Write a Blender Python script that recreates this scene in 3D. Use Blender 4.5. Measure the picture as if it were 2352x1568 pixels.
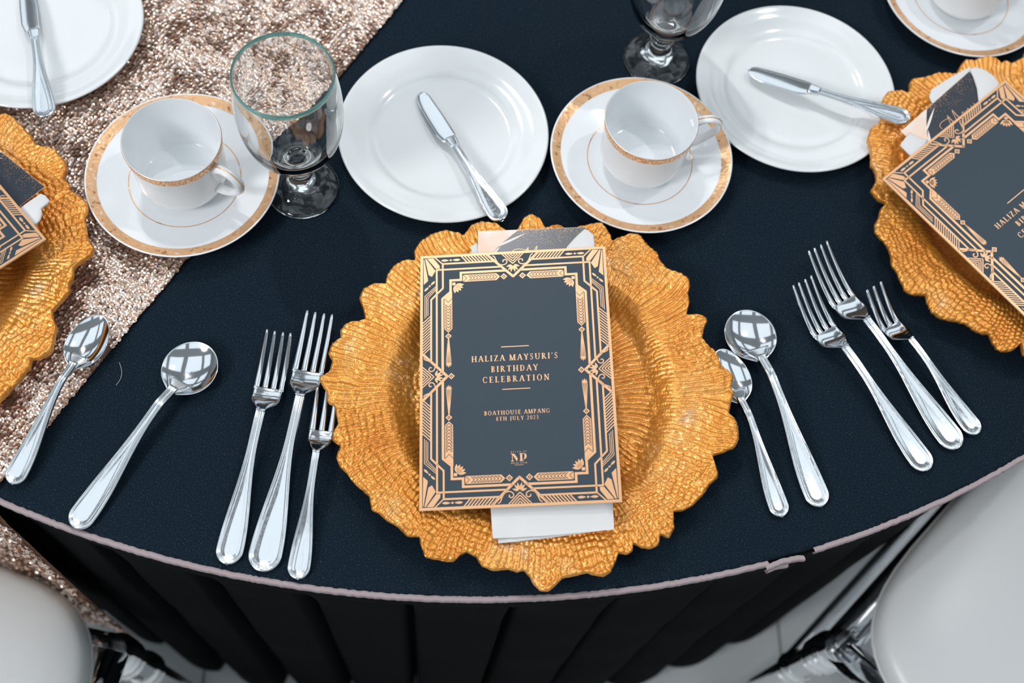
import bpy, math, random
import numpy as np
from mathutils import Matrix, Vector

for o in list(bpy.data.objects): bpy.data.objects.remove(o, do_unlink=True)
scene = bpy.context.scene
rng = np.random.default_rng(7)
PI = math.pi
TZ = 0.75                                  # height of the table top

# ------------------------------------------------------------------ camera
FPX, PITCH, ROLL, CH = 2694.5, 1.14353, 0.16620, 0.86238
CAM = np.array([0.1418, -1.07077, TZ + CH])
fw = np.array([0, math.cos(PITCH), -math.sin(PITCH)]); bu = np.array([0, math.sin(PITCH), math.cos(PITCH)]); bx_ = np.array([1.0, 0, 0])
cr, sr = math.cos(ROLL), math.sin(ROLL)
right = cr * bx_ + sr * bu; up = -sr * bx_ + cr * bu
cam_d = bpy.data.cameras.new('camera'); cam = bpy.data.objects.new('camera', cam_d); scene.collection.objects.link(cam)
cam.matrix_world = Matrix(((right[0], up[0], -fw[0], CAM[0]), (right[1], up[1], -fw[1], CAM[1]), (right[2], up[2], -fw[2], CAM[2]), (0, 0, 0, 1)))
cam_d.sensor_width = 36.0; cam_d.lens = FPX / 2352 * 36.0; cam_d.clip_start = 0.02
cam_d.dof.use_dof = True; cam_d.dof.focus_distance = 0.905; cam_d.dof.aperture_fstop = 4.5
scene.camera = cam

def P(px, py, z=0.0):
    """photo pixel -> point on the horizontal plane z above the table top"""
    d = right * ((px - 1176) / FPX) + up * (-(py - 784) / FPX) + fw
    t = (TZ + z - CAM[2]) / d[2]
    return CAM + d * t

# ------------------------------------------------------------------ world, exposure, lights
w = bpy.data.worlds.new('world'); scene.world = w; w.use_nodes = True
w.node_tree.nodes['Background'].inputs[0].default_value = (0.75, 0.85, 1.0, 1); w.node_tree.nodes['Background'].inputs[1].default_value = 0.3
vs = scene.view_settings
vs.view_transform = 'Standard'; vs.look = 'None'; vs.gamma = 1.0; vs.use_curve_mapping = False
vs.exposure = 0.14
CEIL = 3.35
KEY_W, PANEL_E, SPOT_W = 19.0, 0.86, 3.2

# ------------------------------------------------------------------ helpers
COL = scene.collection
def link(o, parent=None):
    COL.objects.link(o)
    if parent is not None: o.parent = parent
    return o
def mesh_obj(name, v, f, mat=None, parent=None, smooth=True, mats=None, mi=None):
    me = bpy.data.meshes.new(name)
    v = np.asarray(v, dtype=np.float32).reshape(-1, 3)
    if isinstance(f, np.ndarray):
        n, k = f.shape
        me.vertices.add(len(v)); me.vertices.foreach_set('co', v.ravel())
        me.loops.add(n * k); me.loops.foreach_set('vertex_index', f.astype(np.int32).ravel())
        me.polygons.add(n); me.polygons.foreach_set('loop_start', np.arange(0, n * k, k, dtype=np.int32))
        me.update(calc_edges=True)
    else:
        me.from_pydata(v.tolist(), [], [list(map(int, q)) for q in f]); me.update()
    if smooth: me.polygons.foreach_set('use_smooth', np.ones(len(me.polygons), dtype=bool))
    for m in (mats or ([mat] if mat else [])): me.materials.append(m)
    if mi is not None: me.polygons.foreach_set('material_index', np.asarray(mi, dtype=np.int32))
    me.validate(); me.update()
    return link(bpy.data.objects.new(name, me), parent)
def thing(name, label, cat, loc=(0, 0, 0), rotz=0.0, group=None):
    o = bpy.data.objects.new(name, None); o.empty_display_size = 0.02; link(o)
    o.location = loc; o.rotation_euler = (0, 0, rotz)
    return tag(o, label, cat, group)
def tag(o, label, cat, group=None):
    o['label'] = label; o['category'] = cat
    if group: o['group'] = group
    return o
def copy_tree(o, par):
    c = o.copy(); COL.objects.link(c); c.parent = par
    for ch in list(o.children): copy_tree(ch, c)
    return c
def dup(root, loc, rotz, label, group=None):
    r = copy_tree(root, None); r.location = loc; r.rotation_euler = (0, 0, rotz); r['label'] = label
    if group: r['group'] = group
    return r
def struct(o): o['kind'] = 'structure'; return o
def box(x0, x1, y0, y1, z0, z1):
    v = [(x, y, z) for z in (z0, z1) for y in (y0, y1) for x in (x0, x1)]
    return v, [(0, 2, 3, 1), (4, 5, 7, 6), (0, 1, 5, 4), (2, 6, 7, 3), (0, 4, 6, 2), (1, 3, 7, 5)]
class MB:
    def __init__(s): s.v, s.f, s.m = [], [], []
    def add(s, v, f, m=0):
        o = len(s.v); s.v += [tuple(map(float, p)) for p in v]; s.f += [tuple(int(i) + o for i in q) for q in f]; s.m += [m] * len(f)
    def build(s, name, mat=None, parent=None, smooth=False, mats=None): return mesh_obj(name, s.v, s.f, mat, parent, smooth, mats, s.m if mats else None)
def grid_faces(n, m, closed=False):
    """n rows of m points; closed joins last column to first"""
    i = np.arange(n - 1)[:, None]; j = np.arange(m if closed else m - 1)[None, :]; j2 = (j + 1) % m
    a = i * m + j; b = i * m + j2; c = (i + 1) * m + j2; d = (i + 1) * m + j
    return np.stack([a, b, c, d], -1).reshape(-1, 4)
def lathe(prof, n=96):
    prof = np.array(prof, float); a = np.arange(n) * 2 * PI / n
    v = np.stack([prof[:, 0:1] * np.cos(a), prof[:, 0:1] * np.sin(a), np.repeat(prof[:, 1:2], n, 1)], -1).reshape(-1, 3)
    return v, grid_faces(len(prof), n, True)
def spline(pts, k=6):
    """Catmull-Rom through points (open)"""
    p = np.array(pts, float); q = np.vstack([2 * p[0] - p[1], p, 2 * p[-1] - p[-2]]); out = []
    for i in range(len(p) - 1):
        for t in np.arange(k) / k:
            a, b, c, d = q[i:i + 4]
            out.append(.5 * (2 * b + (c - a) * t + (2 * a - 5 * b + 4 * c - d) * t * t + (3 * b - a - 3 * c + d) * t ** 3))
    return np.vstack(out + [p[-1]])
def tube(path, r, n=10, ry=None, upv=(0, 0, 1), cap=True):
    """sweep an ellipse (r across, ry along the normal) along a path"""
    p = np.array(path, float); m = len(p); r = np.broadcast_to(np.asarray(r, float), (m,)); ry = r if ry is None else np.broadcast_to(np.asarray(ry, float), (m,))
    t = np.gradient(p, axis=0); t /= np.linalg.norm(t, axis=1)[:, None]
    s = np.cross(t, np.array(upv, float)); ln = np.linalg.norm(s, axis=1); s[ln < 1e-6] = (1, 0, 0); s /= np.linalg.norm(s, axis=1)[:, None]
    u = np.cross(s, t); a = np.arange(n) * 2 * PI / n
    v = p[:, None] + s[:, None] * (r[:, None] * np.cos(a))[..., None] + u[:, None] * (ry[:, None] * np.sin(a))[..., None]
    f = [tuple(q) for q in grid_faces(m, n, True)]
    if cap: f += [tuple(range(n))[::-1], tuple(range((m - 1) * n, m * n))]
    return v.reshape(-1, 3), f
def sm(a, b, x): t = np.clip((np.asarray(x, float) - a) / (b - a), 0, 1); return t * t * (3 - 2 * t)
_L = rng.random((256, 256))
def vnoise(x, y):
    x = np.asarray(x, float); y = np.asarray(y, float); xi = np.floor(x).astype(int); yi = np.floor(y).astype(int)
    fx = x - xi; fy = y - yi; fx = fx * fx * (3 - 2 * fx); fy = fy * fy * (3 - 2 * fy)
    g = lambda i, j: _L[i % 256, j % 256]
    return (g(xi, yi) * (1 - fx) + g(xi + 1, yi) * fx) * (1 - fy) + (g(xi, yi + 1) * (1 - fx) + g(xi + 1, yi + 1) * fx) * fy

# ------------------------------------------------------------------ materials
def mat(name, color, rough=0.5, metal=0.0, **kw):
    m = bpy.data.materials.new(name); m.use_nodes = True
    b = m.node_tree.nodes['Principled BSDF']; b.inputs['Base Color'].default_value = (*color, 1); b.inputs['Roughness'].default_value = rough; b.inputs['Metallic'].default_value = metal
    for k, x in kw.items(): b.inputs[k.replace('_', ' ')].default_value = x
    return m
def nodes(m): return m.node_tree.nodes, m.node_tree.links, m.node_tree.nodes['Principled BSDF']
def add_noise(m, scale, ramp, detail=3.0, target='Base Color', coord='Object', rough=0.5, kind='noise'):
    N, L, b = nodes(m); tc = N.new('ShaderNodeTexCoord')
    if kind == 'noise':
        t = N.new('ShaderNodeTexNoise'); t.inputs['Detail'].default_value = detail; t.inputs['Roughness'].default_value = rough; out = t.outputs['Fac']
    else:
        t = N.new('ShaderNodeTexVoronoi'); out = t.outputs['Distance']
    t.inputs['Scale'].default_value = scale; L.new(tc.outputs[coord], t.inputs['Vector'])
    r = N.new('ShaderNodeValToRGB'); e = r.color_ramp.elements
    e[0].position, e[0].color = ramp[0][0], (*ramp[0][1], 1); e[1].position, e[1].color = ramp[-1][0], (*ramp[-1][1], 1)
    for q in ramp[1:-1]: x = e.new(q[0]); x.color = (*q[1], 1)
    L.new(out, r.inputs['Fac']); L.new(r.outputs['Color'], b.inputs[target]); return t, r
def add_bump(m, scale, strength, dist=0.001, detail=2.0, coord='Object', kind='noise'):
    N, L, b = nodes(m); tc = N.new('ShaderNodeTexCoord')
    t = N.new('ShaderNodeTexNoise' if kind == 'noise' else 'ShaderNodeTexVoronoi'); t.inputs['Scale'].default_value = scale
    if kind == 'noise': t.inputs['Detail'].default_value = detail
    L.new(tc.outputs[coord], t.inputs['Vector'])
    bp = N.new('ShaderNodeBump'); bp.inputs['Strength'].default_value = strength; bp.inputs['Distance'].default_value = dist
    L.new(t.outputs['Fac' if kind == 'noise' else 'Distance'], bp.inputs['Height']); L.new(bp.outputs['Normal'], b.inputs['Normal'])

M = {}
M['cloth'] = mat('navy_black_cloth', (.006, .011, .018), .9, Specular_IOR_Level=.12)
add_noise(M['cloth'], 900, [(.30, (.0035, .0085, .0145)), (.56, (.0065, .0145, .0240)), (.68, (.016, .030, .045)), (.78, (.07, .10, .13))], 2.0)
add_bump(M['cloth'], 1100, .5, .0004)
M['skirt'] = mat('black_skirt_cloth', (.0014, .0026, .0032), .85, Specular_IOR_Level=.05)
add_bump(M['skirt'], 900, .4, .0004)
M['tape'] = mat('pinkish_tape', (.40, .32, .33), .85); add_bump(M['tape'], 700, .6, .0008)
M['gold'] = mat('gold_painted_glass', (.72, .36, .06), .30, .58, Coat_Weight=.5, Coat_Roughness=.12)
add_noise(M['gold'], 26, [(.28, (.74, .26, .030)), (.50, (.86, .345, .052)), (.64, (.88, .41, .10)), (.76, (.78, .50, .32))], 5.0, rough=.62)
add_bump(M['gold'], 640, .65, .0009)
M['china'] = mat('white_china', (.87, .89, .905), .10, Coat_Weight=.4, Coat_Roughness=.03)
M['china2'] = mat('bone_white_china', (.80, .82, .825), .10, Coat_Weight=.4, Coat_Roughness=.03)
M['gilt'] = mat('copper_gold_gilding', (.80, .42, .20), .30, .55)
add_noise(M['gilt'], 230, [(.33, (.45, .22, .10)), (.39, (.84, .48, .25)), (.62, (.86, .52, .29)), (.70, (.95, .75, .58))], 3.0)
add_bump(M['gilt'], 330, .5, .0008, 3.0)
M['gilt_fine'] = mat('scrolled_gilding', (.80, .42, .20), .28, .6)
add_noise(M['gilt_fine'], 620, [(.40, (.62, .27, .09)), (.50, (.82, .43, .19)), (.60, (.92, .66, .44))], 1.0)
add_bump(M['gilt_fine'], 620, .5, .0006, 1.0)
M['steel'] = mat('stainless_steel', (.77, .80, .83), .09, 1.0)
M['steel_h'] = mat('worn_stainless_steel', (.77, .80, .83), .18, 1.0); add_noise(M['steel_h'], 500, [(.35, (.10,) * 3), (.7, (.22,) * 3)], 4, 'Roughness')
def glass(name, col, rough=0.0, ior=1.5):
    return mat(name, col, rough, 0.0, Transmission_Weight=1.0, IOR=ior)
M['glass'] = glass('clear_goblet_glass', (.985, .998, .995))
M['rim_glass'] = mat('teal_tinted_rim_glass', (.30, .66, .63), .04, 0.0, Transmission_Weight=.72, IOR=1.5)
M['glass_foot'] = glass('moulded_foot_glass', (.97, .998, .99)); add_bump(M['glass_foot'], 75, .35, .006, .5)
M['acrylic'] = glass('clear_acrylic', (.93, .95, .985), .02, 1.49)
M['navy_card'] = mat('satin_navy_card', (.036, .055, .072), .48, Specular_IOR_Level=.26)
add_bump(M['navy_card'], 900, .08, .0003)
M['foil'] = mat('rose_gold_print', (.78, .43, .22), .36, .25)
M['card_edge'] = mat('card_paper_edge', (.70, .45, .30), .6)
M['napkin'] = mat('white_napkin_cloth', (.74, .725, .715), .85, Sheen_Weight=.1); add_bump(M['napkin'], 700, .25, .0005)
M['cream'] = mat('cream_print', (.86, .78, .70), .45)
M['menu'] = mat('navy_menu_print', (.018, .027, .040), .30)
M['cushion'] = mat('white_leatherette', (.74, .745, .74), .34); add_bump(M['cushion'], 420, .12, .0006)
M['tile'] = mat('pale_floor_tile', (.60, .62, .63), .18); M['grout'] = mat('grey_grout', (.30, .30, .29), .9)
M['wall'] = mat('white_wall_paint', (.72, .73, .73), .8); add_bump(M['wall'], 60, .05, .002)
M['wall_b'] = mat('brown_wall_panelling', (.20, .13, .09), .6); add_bump(M['wall_b'], 14, .1, .004)
M['ceil'] = mat('ceiling_paint', (.80, .81, .82), .85)
M['wood'] = mat('plywood_board', (.45, .31, .18), .6); add_noise(M['wood'], 9, [(.3, (.36, .24, .13)), (.7, (.52, .37, .22))], 4)
M['metal'] = mat('painted_metal', (.10, .10, .11), .4, .7)
M['frame'] = mat('white_fixture_frame', (.75, .75, .75), .5)
def emit(name, col, e):
    m = bpy.data.materials.new(name); m.use_nodes = True; N, L, b = nodes(m)
    b.inputs['Base Color'].default_value = (.8, .8, .8, 1); b.inputs['Emission Color'].default_value = (*col, 1); b.inputs['Emission Strength'].default_value = e; return m
M['panel'] = emit('bounce_fill_glow', (.84, .935, 1.0), PANEL_E)  # even glow standing in for a flash-lit ceiling
M['lamp'] = emit('lit_spot_lens', (1, .97, .92), 14.0)
# sequins: each disc takes its own tint through an attribute-free random (mesh island)
M['sequin'] = mat('rose_gold_sequin', (.72, .47, .36), .30, .85)
N_, L_, b_ = nodes(M['sequin']); g_ = N_.new('ShaderNodeNewGeometry'); r_ = N_.new('ShaderNodeValToRGB'); e_ = r_.color_ramp.elements
e_[0].position, e_[0].color = 0.0, (.70, .47, .35, 1); e_[1].position, e_[1].color = 1.0, (.88, .77, .70, 1); x_ = e_.new(.55); x_.color = (.82, .63, .52, 1)
L_.new(g_.outputs['Random Per Island'], r_.inputs['Fac']); L_.new(r_.outputs['Color'], b_.inputs['Base Color'])
M['mesh_cloth'] = mat('brown_backing_mesh', (.24, .125, .075), .8); add_bump(M['mesh_cloth'], 500, .6, .001)

# ------------------------------------------------------------------ room
RZ = 0.165                                            # the room's walls and tile joints run a little askew of the camera
RC, RS = math.cos(RZ), math.sin(RZ)
def rot2(x, y): return x * RC - y * RS, x * RS + y * RC
def room_slab(name, x0, x1, y0, y1, z0, z1, m):
    v, f = box(x0, x1, y0, y1, z0, z1); v = [(*rot2(x, y), z) for x, y, z in v]
    return struct(mesh_obj(name, v, f, m, smooth=False))
HX, HY0, HY1 = 5.0, -4.6, 6.5
floor = room_slab('floor', -HX, HX, HY0, HY1, -.06, -.003, M['grout'])
room_slab('wall_left', -HX - .15, -HX, HY0, HY1, 0, CEIL, M['wall'])
room_slab('wall_right', HX, HX + .15, HY0, HY1, 0, CEIL, M['wall'])
room_slab('wall_near', -HX, HX, HY0 - .15, HY0, 0, CEIL, M['wall'])
room_slab('wall_far', -HX, HX, HY1, HY1 + .15, 0, CEIL, M['wall_b'])
room_slab('ceiling', -HX, HX, HY0, HY1, CEIL, CEIL + .1, M['ceil'])
for i, (a, b, c, d) in enumerate(((-HX, -HX + .015, HY0, HY1), (HX - .015, HX, HY0, HY1), (-HX, HX, HY0, HY0 + .015), (-HX, HX, HY1 - .015, HY1))):
    room_slab('baseboard_' + ('left', 'right', 'near', 'far')[i], a, b, c, d, 0, .1, M['frame'])
# floor tiles, joints matched to the two seen beside the table
TS = 0.777
g0 = P(470, 1530, -TZ); gx = g0[0] * RC + g0[1] * RS; gy = -1.20
tv, tf = box(-TS / 2 + .0015, TS / 2 - .0015, -TS / 2 + .0015, TS / 2 - .0015, -.010, 0)
tv2 = [(x * (.9985 if z == 0 else 1), y * (.9985 if z == 0 else 1), z) for x, y, z in tv]
tile0 = None
for i in range(-6, 7):
    for j in range(-5, 9):
        cx, cy = gx + (i + .5) * TS, gy + (j + .5) * TS
        if abs(cx) > HX - TS / 2 or cy < HY0 + TS / 2 or cy > HY1 - TS / 2: continue
        if tile0 is None: t = tile0 = mesh_obj('tile', tv2, tf, M['tile'], floor, False)
        else: t = tile0.copy(); COL.objects.link(t); t.parent = floor
        X, Y = rot2(cx, cy); t.location = (X, Y, 0); t.rotation_euler = (0, 0, RZ)

# glowing ceiling panels, added as fill in place of flash bounced off the ceiling
PW, PL = 1.7, 1.7
px_, py_ = (-3.2, -1.05, 1.1, 3.25), (-3.1, -.4, 2.4, 5.0)
rows = ('row nearest the near wall', 'row just behind the table', 'row in front of the table', 'row nearest the brown wall')
p0 = None
for j, y in enumerate(py_):
    for i, x in enumerate(px_):
        lab = 'added glowing ceiling panel standing in for bounced flash, ' + rows[j]
        X, Y = rot2(x, y)
        if p0 is None:
            p0 = thing('bounce_fill_panel', lab, 'ceiling light', (X, Y, CEIL), RZ, 'added bounce fill panels')
            fr = MB()
            for a in ((-PL / 2 - .03, -PL / 2, -PW / 2 - .03, PW / 2 + .03), (PL / 2, PL / 2 + .03, -PW / 2 - .03, PW / 2 + .03), (-PL / 2, PL / 2, -PW / 2 - .03, -PW / 2), (-PL / 2, PL / 2, PW / 2, PW / 2 + .03)): fr.add(*box(*a, -.03, 0))
            fr.build('frame', M['frame'], p0)
            mesh_obj('glow_slab', *box(-PL / 2, PL / 2, -PW / 2, PW / 2, -.02, -.005), M['panel'], p0, False)
        else: dup(p0, (X, Y, CEIL), RZ, lab, 'added bounce fill panels')

def spotlight(x, y, watts, size, label, aim=(.15, -.6, TZ)):
    """ceiling spot: can housing, lens, lamp"""
    h = thing('ceiling_spotlight', label, 'spotlight', (x, y, CEIL), 0, 'ceiling spotlights')
    d = Vector(aim) - Vector((x, y, CEIL - .25)); q = d.to_track_quat('-Z', 'Y')
    v, f = tube([(0, 0, 0), (0, 0, -.16 if size < .5 else -.34)], .012, 10); mesh_obj('stem', v, f, M['metal'], h)
    v, f = lathe([(0, .1), (.04, .1), (.06, .06), (size / 2 + .015, -.02), (size / 2 + .015, -.10), (size / 2 + .005, -.10), (size / 2 + .005, -.03), (0, -.03)], 32)
    o = mesh_obj('can_housing', v, f, M['metal'], h); o.location = (0, 0, -.25 if size < .5 else -.4); o.rotation_mode = 'QUATERNION'; o.rotation_quaternion = q
    ld = bpy.data.lights.new('lamp', 'AREA'); ld.shape = 'DISK'; ld.size = size; ld.energy = watts; ld.color = (.98, .985, 1.0); ld.spread = math.radians(120)
    l = bpy.data.objects.new('lamp', ld); link(l, h); l.location = tuple(Vector((0, 0, -.25 if size < .5 else -.4)) + q @ Vector((0, 0, -.101))); l.rotation_mode = 'QUATERNION'; l.rotation_quaternion = q
    return h
spotlight(-1.85, -2.55, KEY_W, .9, 'large round soft key lamp added in place of bounced flash, aimed at the table from beside the near wall')  # unseen soft key, added for the bright patch of a bounced flash
for k, (x, y) in enumerate(((-.55, .55), (-.75, .75), (1.2, .2))):
    spotlight(x, y, SPOT_W, .06, ('small black ceiling spotlight, the one closer to the table of a pair', 'small black ceiling spotlight, the one farther from the table of a pair', 'small black ceiling spotlight hanging singly beside the pair')[k])

# ------------------------------------------------------------------ table, cloth, skirt
TR = .898
table = thing('round_table', 'large round banquet table under the fitted black cloth', 'table', (0, 0, 0))
v, f = lathe([(0, TZ - .030), (TR - .012, TZ - .030), (TR - .006, TZ - .026), (TR - .006, TZ - .006), (TR - .010, TZ - .0025), (0, TZ - .0025)], 96); mesh_obj('tabletop', v, f, M['wood'], table)
for k in range(4):
    a = PI / 4 + k * PI / 2; x, y = .52 * math.cos(a), .52 * math.sin(a)
    v, f = tube([(x, y, 0), (x, y, TZ - .031)], .016, 12); mesh_obj('leg', v, f, M['metal'], table)
# tablecloth
prof = [(1e-4, TZ)] + [(r, TZ) for r in np.linspace(.1, TR - .004, 24)] + [(TR - .0012, TZ - .0006), (TR, TZ - .002), (TR, TZ - .012), (TR - .0015, TZ - .012), (TR - .0015, TZ - .0035), (TR - .005, TZ - .0018), (1e-4, TZ - .0018)]
v, f = lathe(prof, 240); tag(mesh_obj('tablecloth', v, f, M['cloth']), 'navy black cloth stretched smooth over the round table top', 'tablecloth')
# where the two chairs stand (the cloth yields to the one pressed against it)
def chair_at(corner, face, sign):
    """place so that the rounded front corner of the cushion lands on a given point"""
    d = np.array([math.cos(face), math.sin(face)]); s = np.array([d[1], -d[0]])           # s: the sitter's right
    return np.array(corner) - d * .195 - s * sign * .195
fR, fL = math.radians(143), math.radians(86)
cR = chair_at((.517, -.808), fR, -1); cL = chair_at((-.190, -.928), fL, 1)
def yield_to_chair(r, th, z):
    for c, f in ((cR, fR),):
        d = np.array([math.cos(f), math.sin(f)]); sd = np.array([d[1], -d[0]]); u = np.stack([np.cos(th), np.sin(th)], -1)
        t = (u * r[:, None] - c) @ sd; ud_ = u @ d
        lim = np.where(ud_ < -.2, (.229 + c @ d) / np.minimum(ud_, -.2), 9.0)
        k = (1 - sm(.235, .33, np.abs(t))) * float(sm(-.13, -.21, z)); r = r - np.maximum(r - lim, 0) * k
    return r
# skirt
skirt = thing('table_skirt', 'black box-pleated skirt hanging from the table rim to the floor', 'table skirt', (0, 0, 0))
NP_ = 66
ph0 = math.atan2(P(930, 1400, -.03)[1], P(930, 1400, -.03)[0])
nth = NP_ * 40; th = np.arange(nth) * 2 * PI / nth + ph0
fr_ = (np.arange(nth) % 40) / 40.0; pid = np.arange(nth) // 40
zs = np.concatenate([np.linspace(-.003, -.030, 5), np.linspace(-.038, -.745, 26)])
vv = []
for z in zs:
    dn = sm(-.022, -.16, z); low = sm(-.10, -.745, z)
    bul = np.sin(PI * np.clip((fr_ - .06) / .94, 0, 1)) ** .55
    jit = (vnoise(pid * .37, 3.1 + 0 * fr_) - .5) * .010
    notch = np.exp(-((np.minimum(fr_, 1 - fr_)) / .035) ** 2)
    tilt = (fr_ - .5)
    r = .8945 + .0 * z + dn * (.0065 * bul - .017 * notch + .006 * tilt - .008 + jit) + low * (.010 * bul + jit - .014 * notch - .006) + .003 * (vnoise(th * 9, z * 14 + 9) - .5) * dn
    r = yield_to_chair(r, th, z)
    head = (z > -.034) * (.0016 * (vnoise(th * 40, z * 60) - .5))
    vv.append(np.stack([(r + head) * np.cos(th), (r + head) * np.sin(th), np.full(nth, TZ + z)], -1))
# fold the hem inwards a little so the cloth has thickness at the bottom
r = np.hypot(vv[-1][:, 0], vv[-1][:, 1]) - .004; vv.append(np.stack([r * np.cos(th), r * np.sin(th), np.full(nth, TZ - .742)], -1))
mesh_obj('pleated_cloth', np.concatenate(vv), grid_faces(len(vv), nth, True), M['skirt'], skirt)
hb = [(.8960, TZ - .002), (.8985, TZ - .004), (.8990, TZ - .034), (.8975, TZ - .036)]
v, f = lathe(hb, 240); v[:, :2] *= (1 + .0018 * (vnoise(np.arctan2(v[:, 1], v[:, 0]) * 30, v[:, 2] * 90) - .5))[:, None]
mesh_obj('header_band', v, f, M['skirt'], skirt)
def tape(a0, a1, dz=0, dr=0, bend=0, rag=.0006):
    n = max(8, int(abs(a1 - a0) * 420)); a = np.linspace(a0, a1, n); sec = [(.8975, -.0012), (.8990, .0002), (.9008, .0002), (.9016, -.0010), (.9016, -.0058), (.9000, -.0066)]
    e = bend * np.exp(-np.minimum(np.abs(a - a0), np.abs(a - a1)) * 90)
    v = np.array([[((r + dr + ee + j * .6) * math.cos(x), (r + dr + ee + j * .6) * math.sin(x), TZ + z + dz + (j if z < -.003 else 0)) for (r, z) in sec] for x, ee, j in zip(a, e, (rng.random(n) - .5) * 2 * rag)])
    m = mesh_obj('edging_tape', v.reshape(-1, 3), grid_faces(n, len(sec)), M['tape'], skirt, True); return m
aj = math.atan2(*P(1790, 1280, -.004)[[1, 0]])
tape(aj + .030, aj + 2 * PI - .012)
tape(aj - .016, aj + .019, .0012, .0012, .0022); tape(aj - .013, aj + .006, -.006, .0022, .0015)

# ------------------------------------------------------------------ sequin runner
run_a = math.radians(67.8); ud = np.array([math.cos(run_a), math.sin(run_a)]); nd = np.array([-ud[1], ud[0]])
E0 = np.array([-.008, -.355]); RW = .37
runner = thing('sequin_runner', 'rose gold sequin runner lying across the table and hanging over its rim', 'table runner', (0, 0, 0))
def edge_s(t, rad):          # distance along the runner at which the strip at offset t meets the circle of radius rad (near side)
    c = E0 + nd * t; b = c @ ud; return -b - math.sqrt(max(b * b - (c @ c - rad * rad), 0)), -b + math.sqrt(max(b * b - (c @ c - rad * rad), 0))
RT, RH = .903, .455
nt = 40; rows_ = []
ts = np.linspace(0, RW, nt)
for k in range(60):
    row = []
    for t in ts:
        s0, s1 = edge_s(t, RT)
        jt = (.0025 * (vnoise(k * .9, 5) - .5)) if t == 0 else 0
        c = E0 + nd * (t + jt); s = s0 + (s1 - s0) * k / 59.0; q = c + ud * s; row.append((*q, TZ + .0018 if 0 < k < 59 else TZ + .0005))
    rows_.append(row)
def drop(t, h, side):
    tt = t - .022 * (h / RH) * (1 - t / RW); s = edge_s(tt, RT)[side]; q = E0 + nd * tt + ud * s; a = q / np.linalg.norm(q)
    wob = .003 * math.sin(t * 70 + h * 7) * min(1, h * 8) + .004 * sm(0, .05, h) + .010 * sm(.05, .45, h)
    return np.array([*(q + a * wob), TZ - h]), np.array([a[0], a[1], 0])
for side, seq in ((0, True), (1, False)):
    for h in np.linspace(.012, RH, 24):
        row = [tuple(drop(t, h, side)[0]) for t in ts]
        rows_.insert(0, row) if side == 0 else rows_.append(row)
R_ = np.array(rows_); mesh_obj('backing_cloth', R_.reshape(-1, 3), grid_faces(len(R_), nt), M['mesh_cloth'], runner)
# the sequins: small pierced discs, stitched in rows
def discs(c, n, rad):
    k = 7; a = np.arange(k) * 2 * PI / k
    n = n / np.linalg.norm(n, axis=1)[:, None]; h = np.where(np.abs(n[:, 0:1]) < .9, np.array([[1., 0, 0]]), np.array([[0, 1., 0]]))
    u = np.cross(n, h); u /= np.linalg.norm(u, axis=1)[:, None]; v = np.cross(n, u)
    ph = rng.random(len(c)) * 6.28
    ca, sa = np.cos(a[None] + ph[:, None]), np.sin(a[None] + ph[:, None])
    ring = u[:, None] * ca[..., None] + v[:, None] * sa[..., None]
    rr = rad[:, None, None]
    V = np.concatenate([c[:, None] + ring * rr, c[:, None] + ring * rr * .22 - n[:, None] * rr * .22], 1)      # cupped
    i = np.arange(k); q = np.stack([i, (i + 1) % k, (i + 1) % k + k, i + k], -1)
    F = (q[None] + (np.arange(len(c)) * 2 * k)[:, None, None]).reshape(-1, 4)
    return V.reshape(-1, 3), F
SP = .0031
C_, Nn = [], []
na = int(RW / SP)
for i in range(na):
    t = (i + .35) * SP + 0
    s0, s1 = edge_s(t, RT - .001)
    s = np.arange(s0, min(s1, s0 + 1.05), SP * .92); s = s + (rng.random(len(s)) - .5) * .0016
    tt = t + (rng.random(len(s)) - .5) * .0018 + (i % 2) * 0
    q = E0[None] + nd[None] * tt[:, None] + ud[None] * s[:, None]
    C_.append(np.column_stack([q, TZ + .0030 + rng.random(len(s)) * .0012]))
C_ = np.vstack(C_)
g1 = vnoise(C_[:, 0] * 70, C_[:, 1] * 70) - .5; g2 = vnoise(C_[:, 0] * 70 + 40, C_[:, 1] * 70 + 11) - .5
Nn = np.column_stack([g1 * .6 + rng.normal(0, .15, len(C_)), g2 * .6 + rng.normal(0, .15, len(C_)), np.ones(len(C_))])
D_, Dn = [], []
for i in range(int(RW / SP)):
    t = (i + .3) * SP
    for h in np.arange(.004, RH, SP * 1.05):
        p, nn = drop(t + (rng.random() - .5) * .0015, h, 0); D_.append(p + nn * (.0015 + rng.random() * .0035)); Dn.append(nn + rng.normal(0, .38, 3))
C_ = np.vstack([C_, np.array(D_)]); Nn = np.vstack([Nn, np.array(Dn)])
V, F = discs(C_, Nn, .00195 + rng.random(len(C_)) * .0002)
sq = mesh_obj('sequins', V, F, M['sequin'], runner, False); sq['kind'] = 'stuff'

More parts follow.
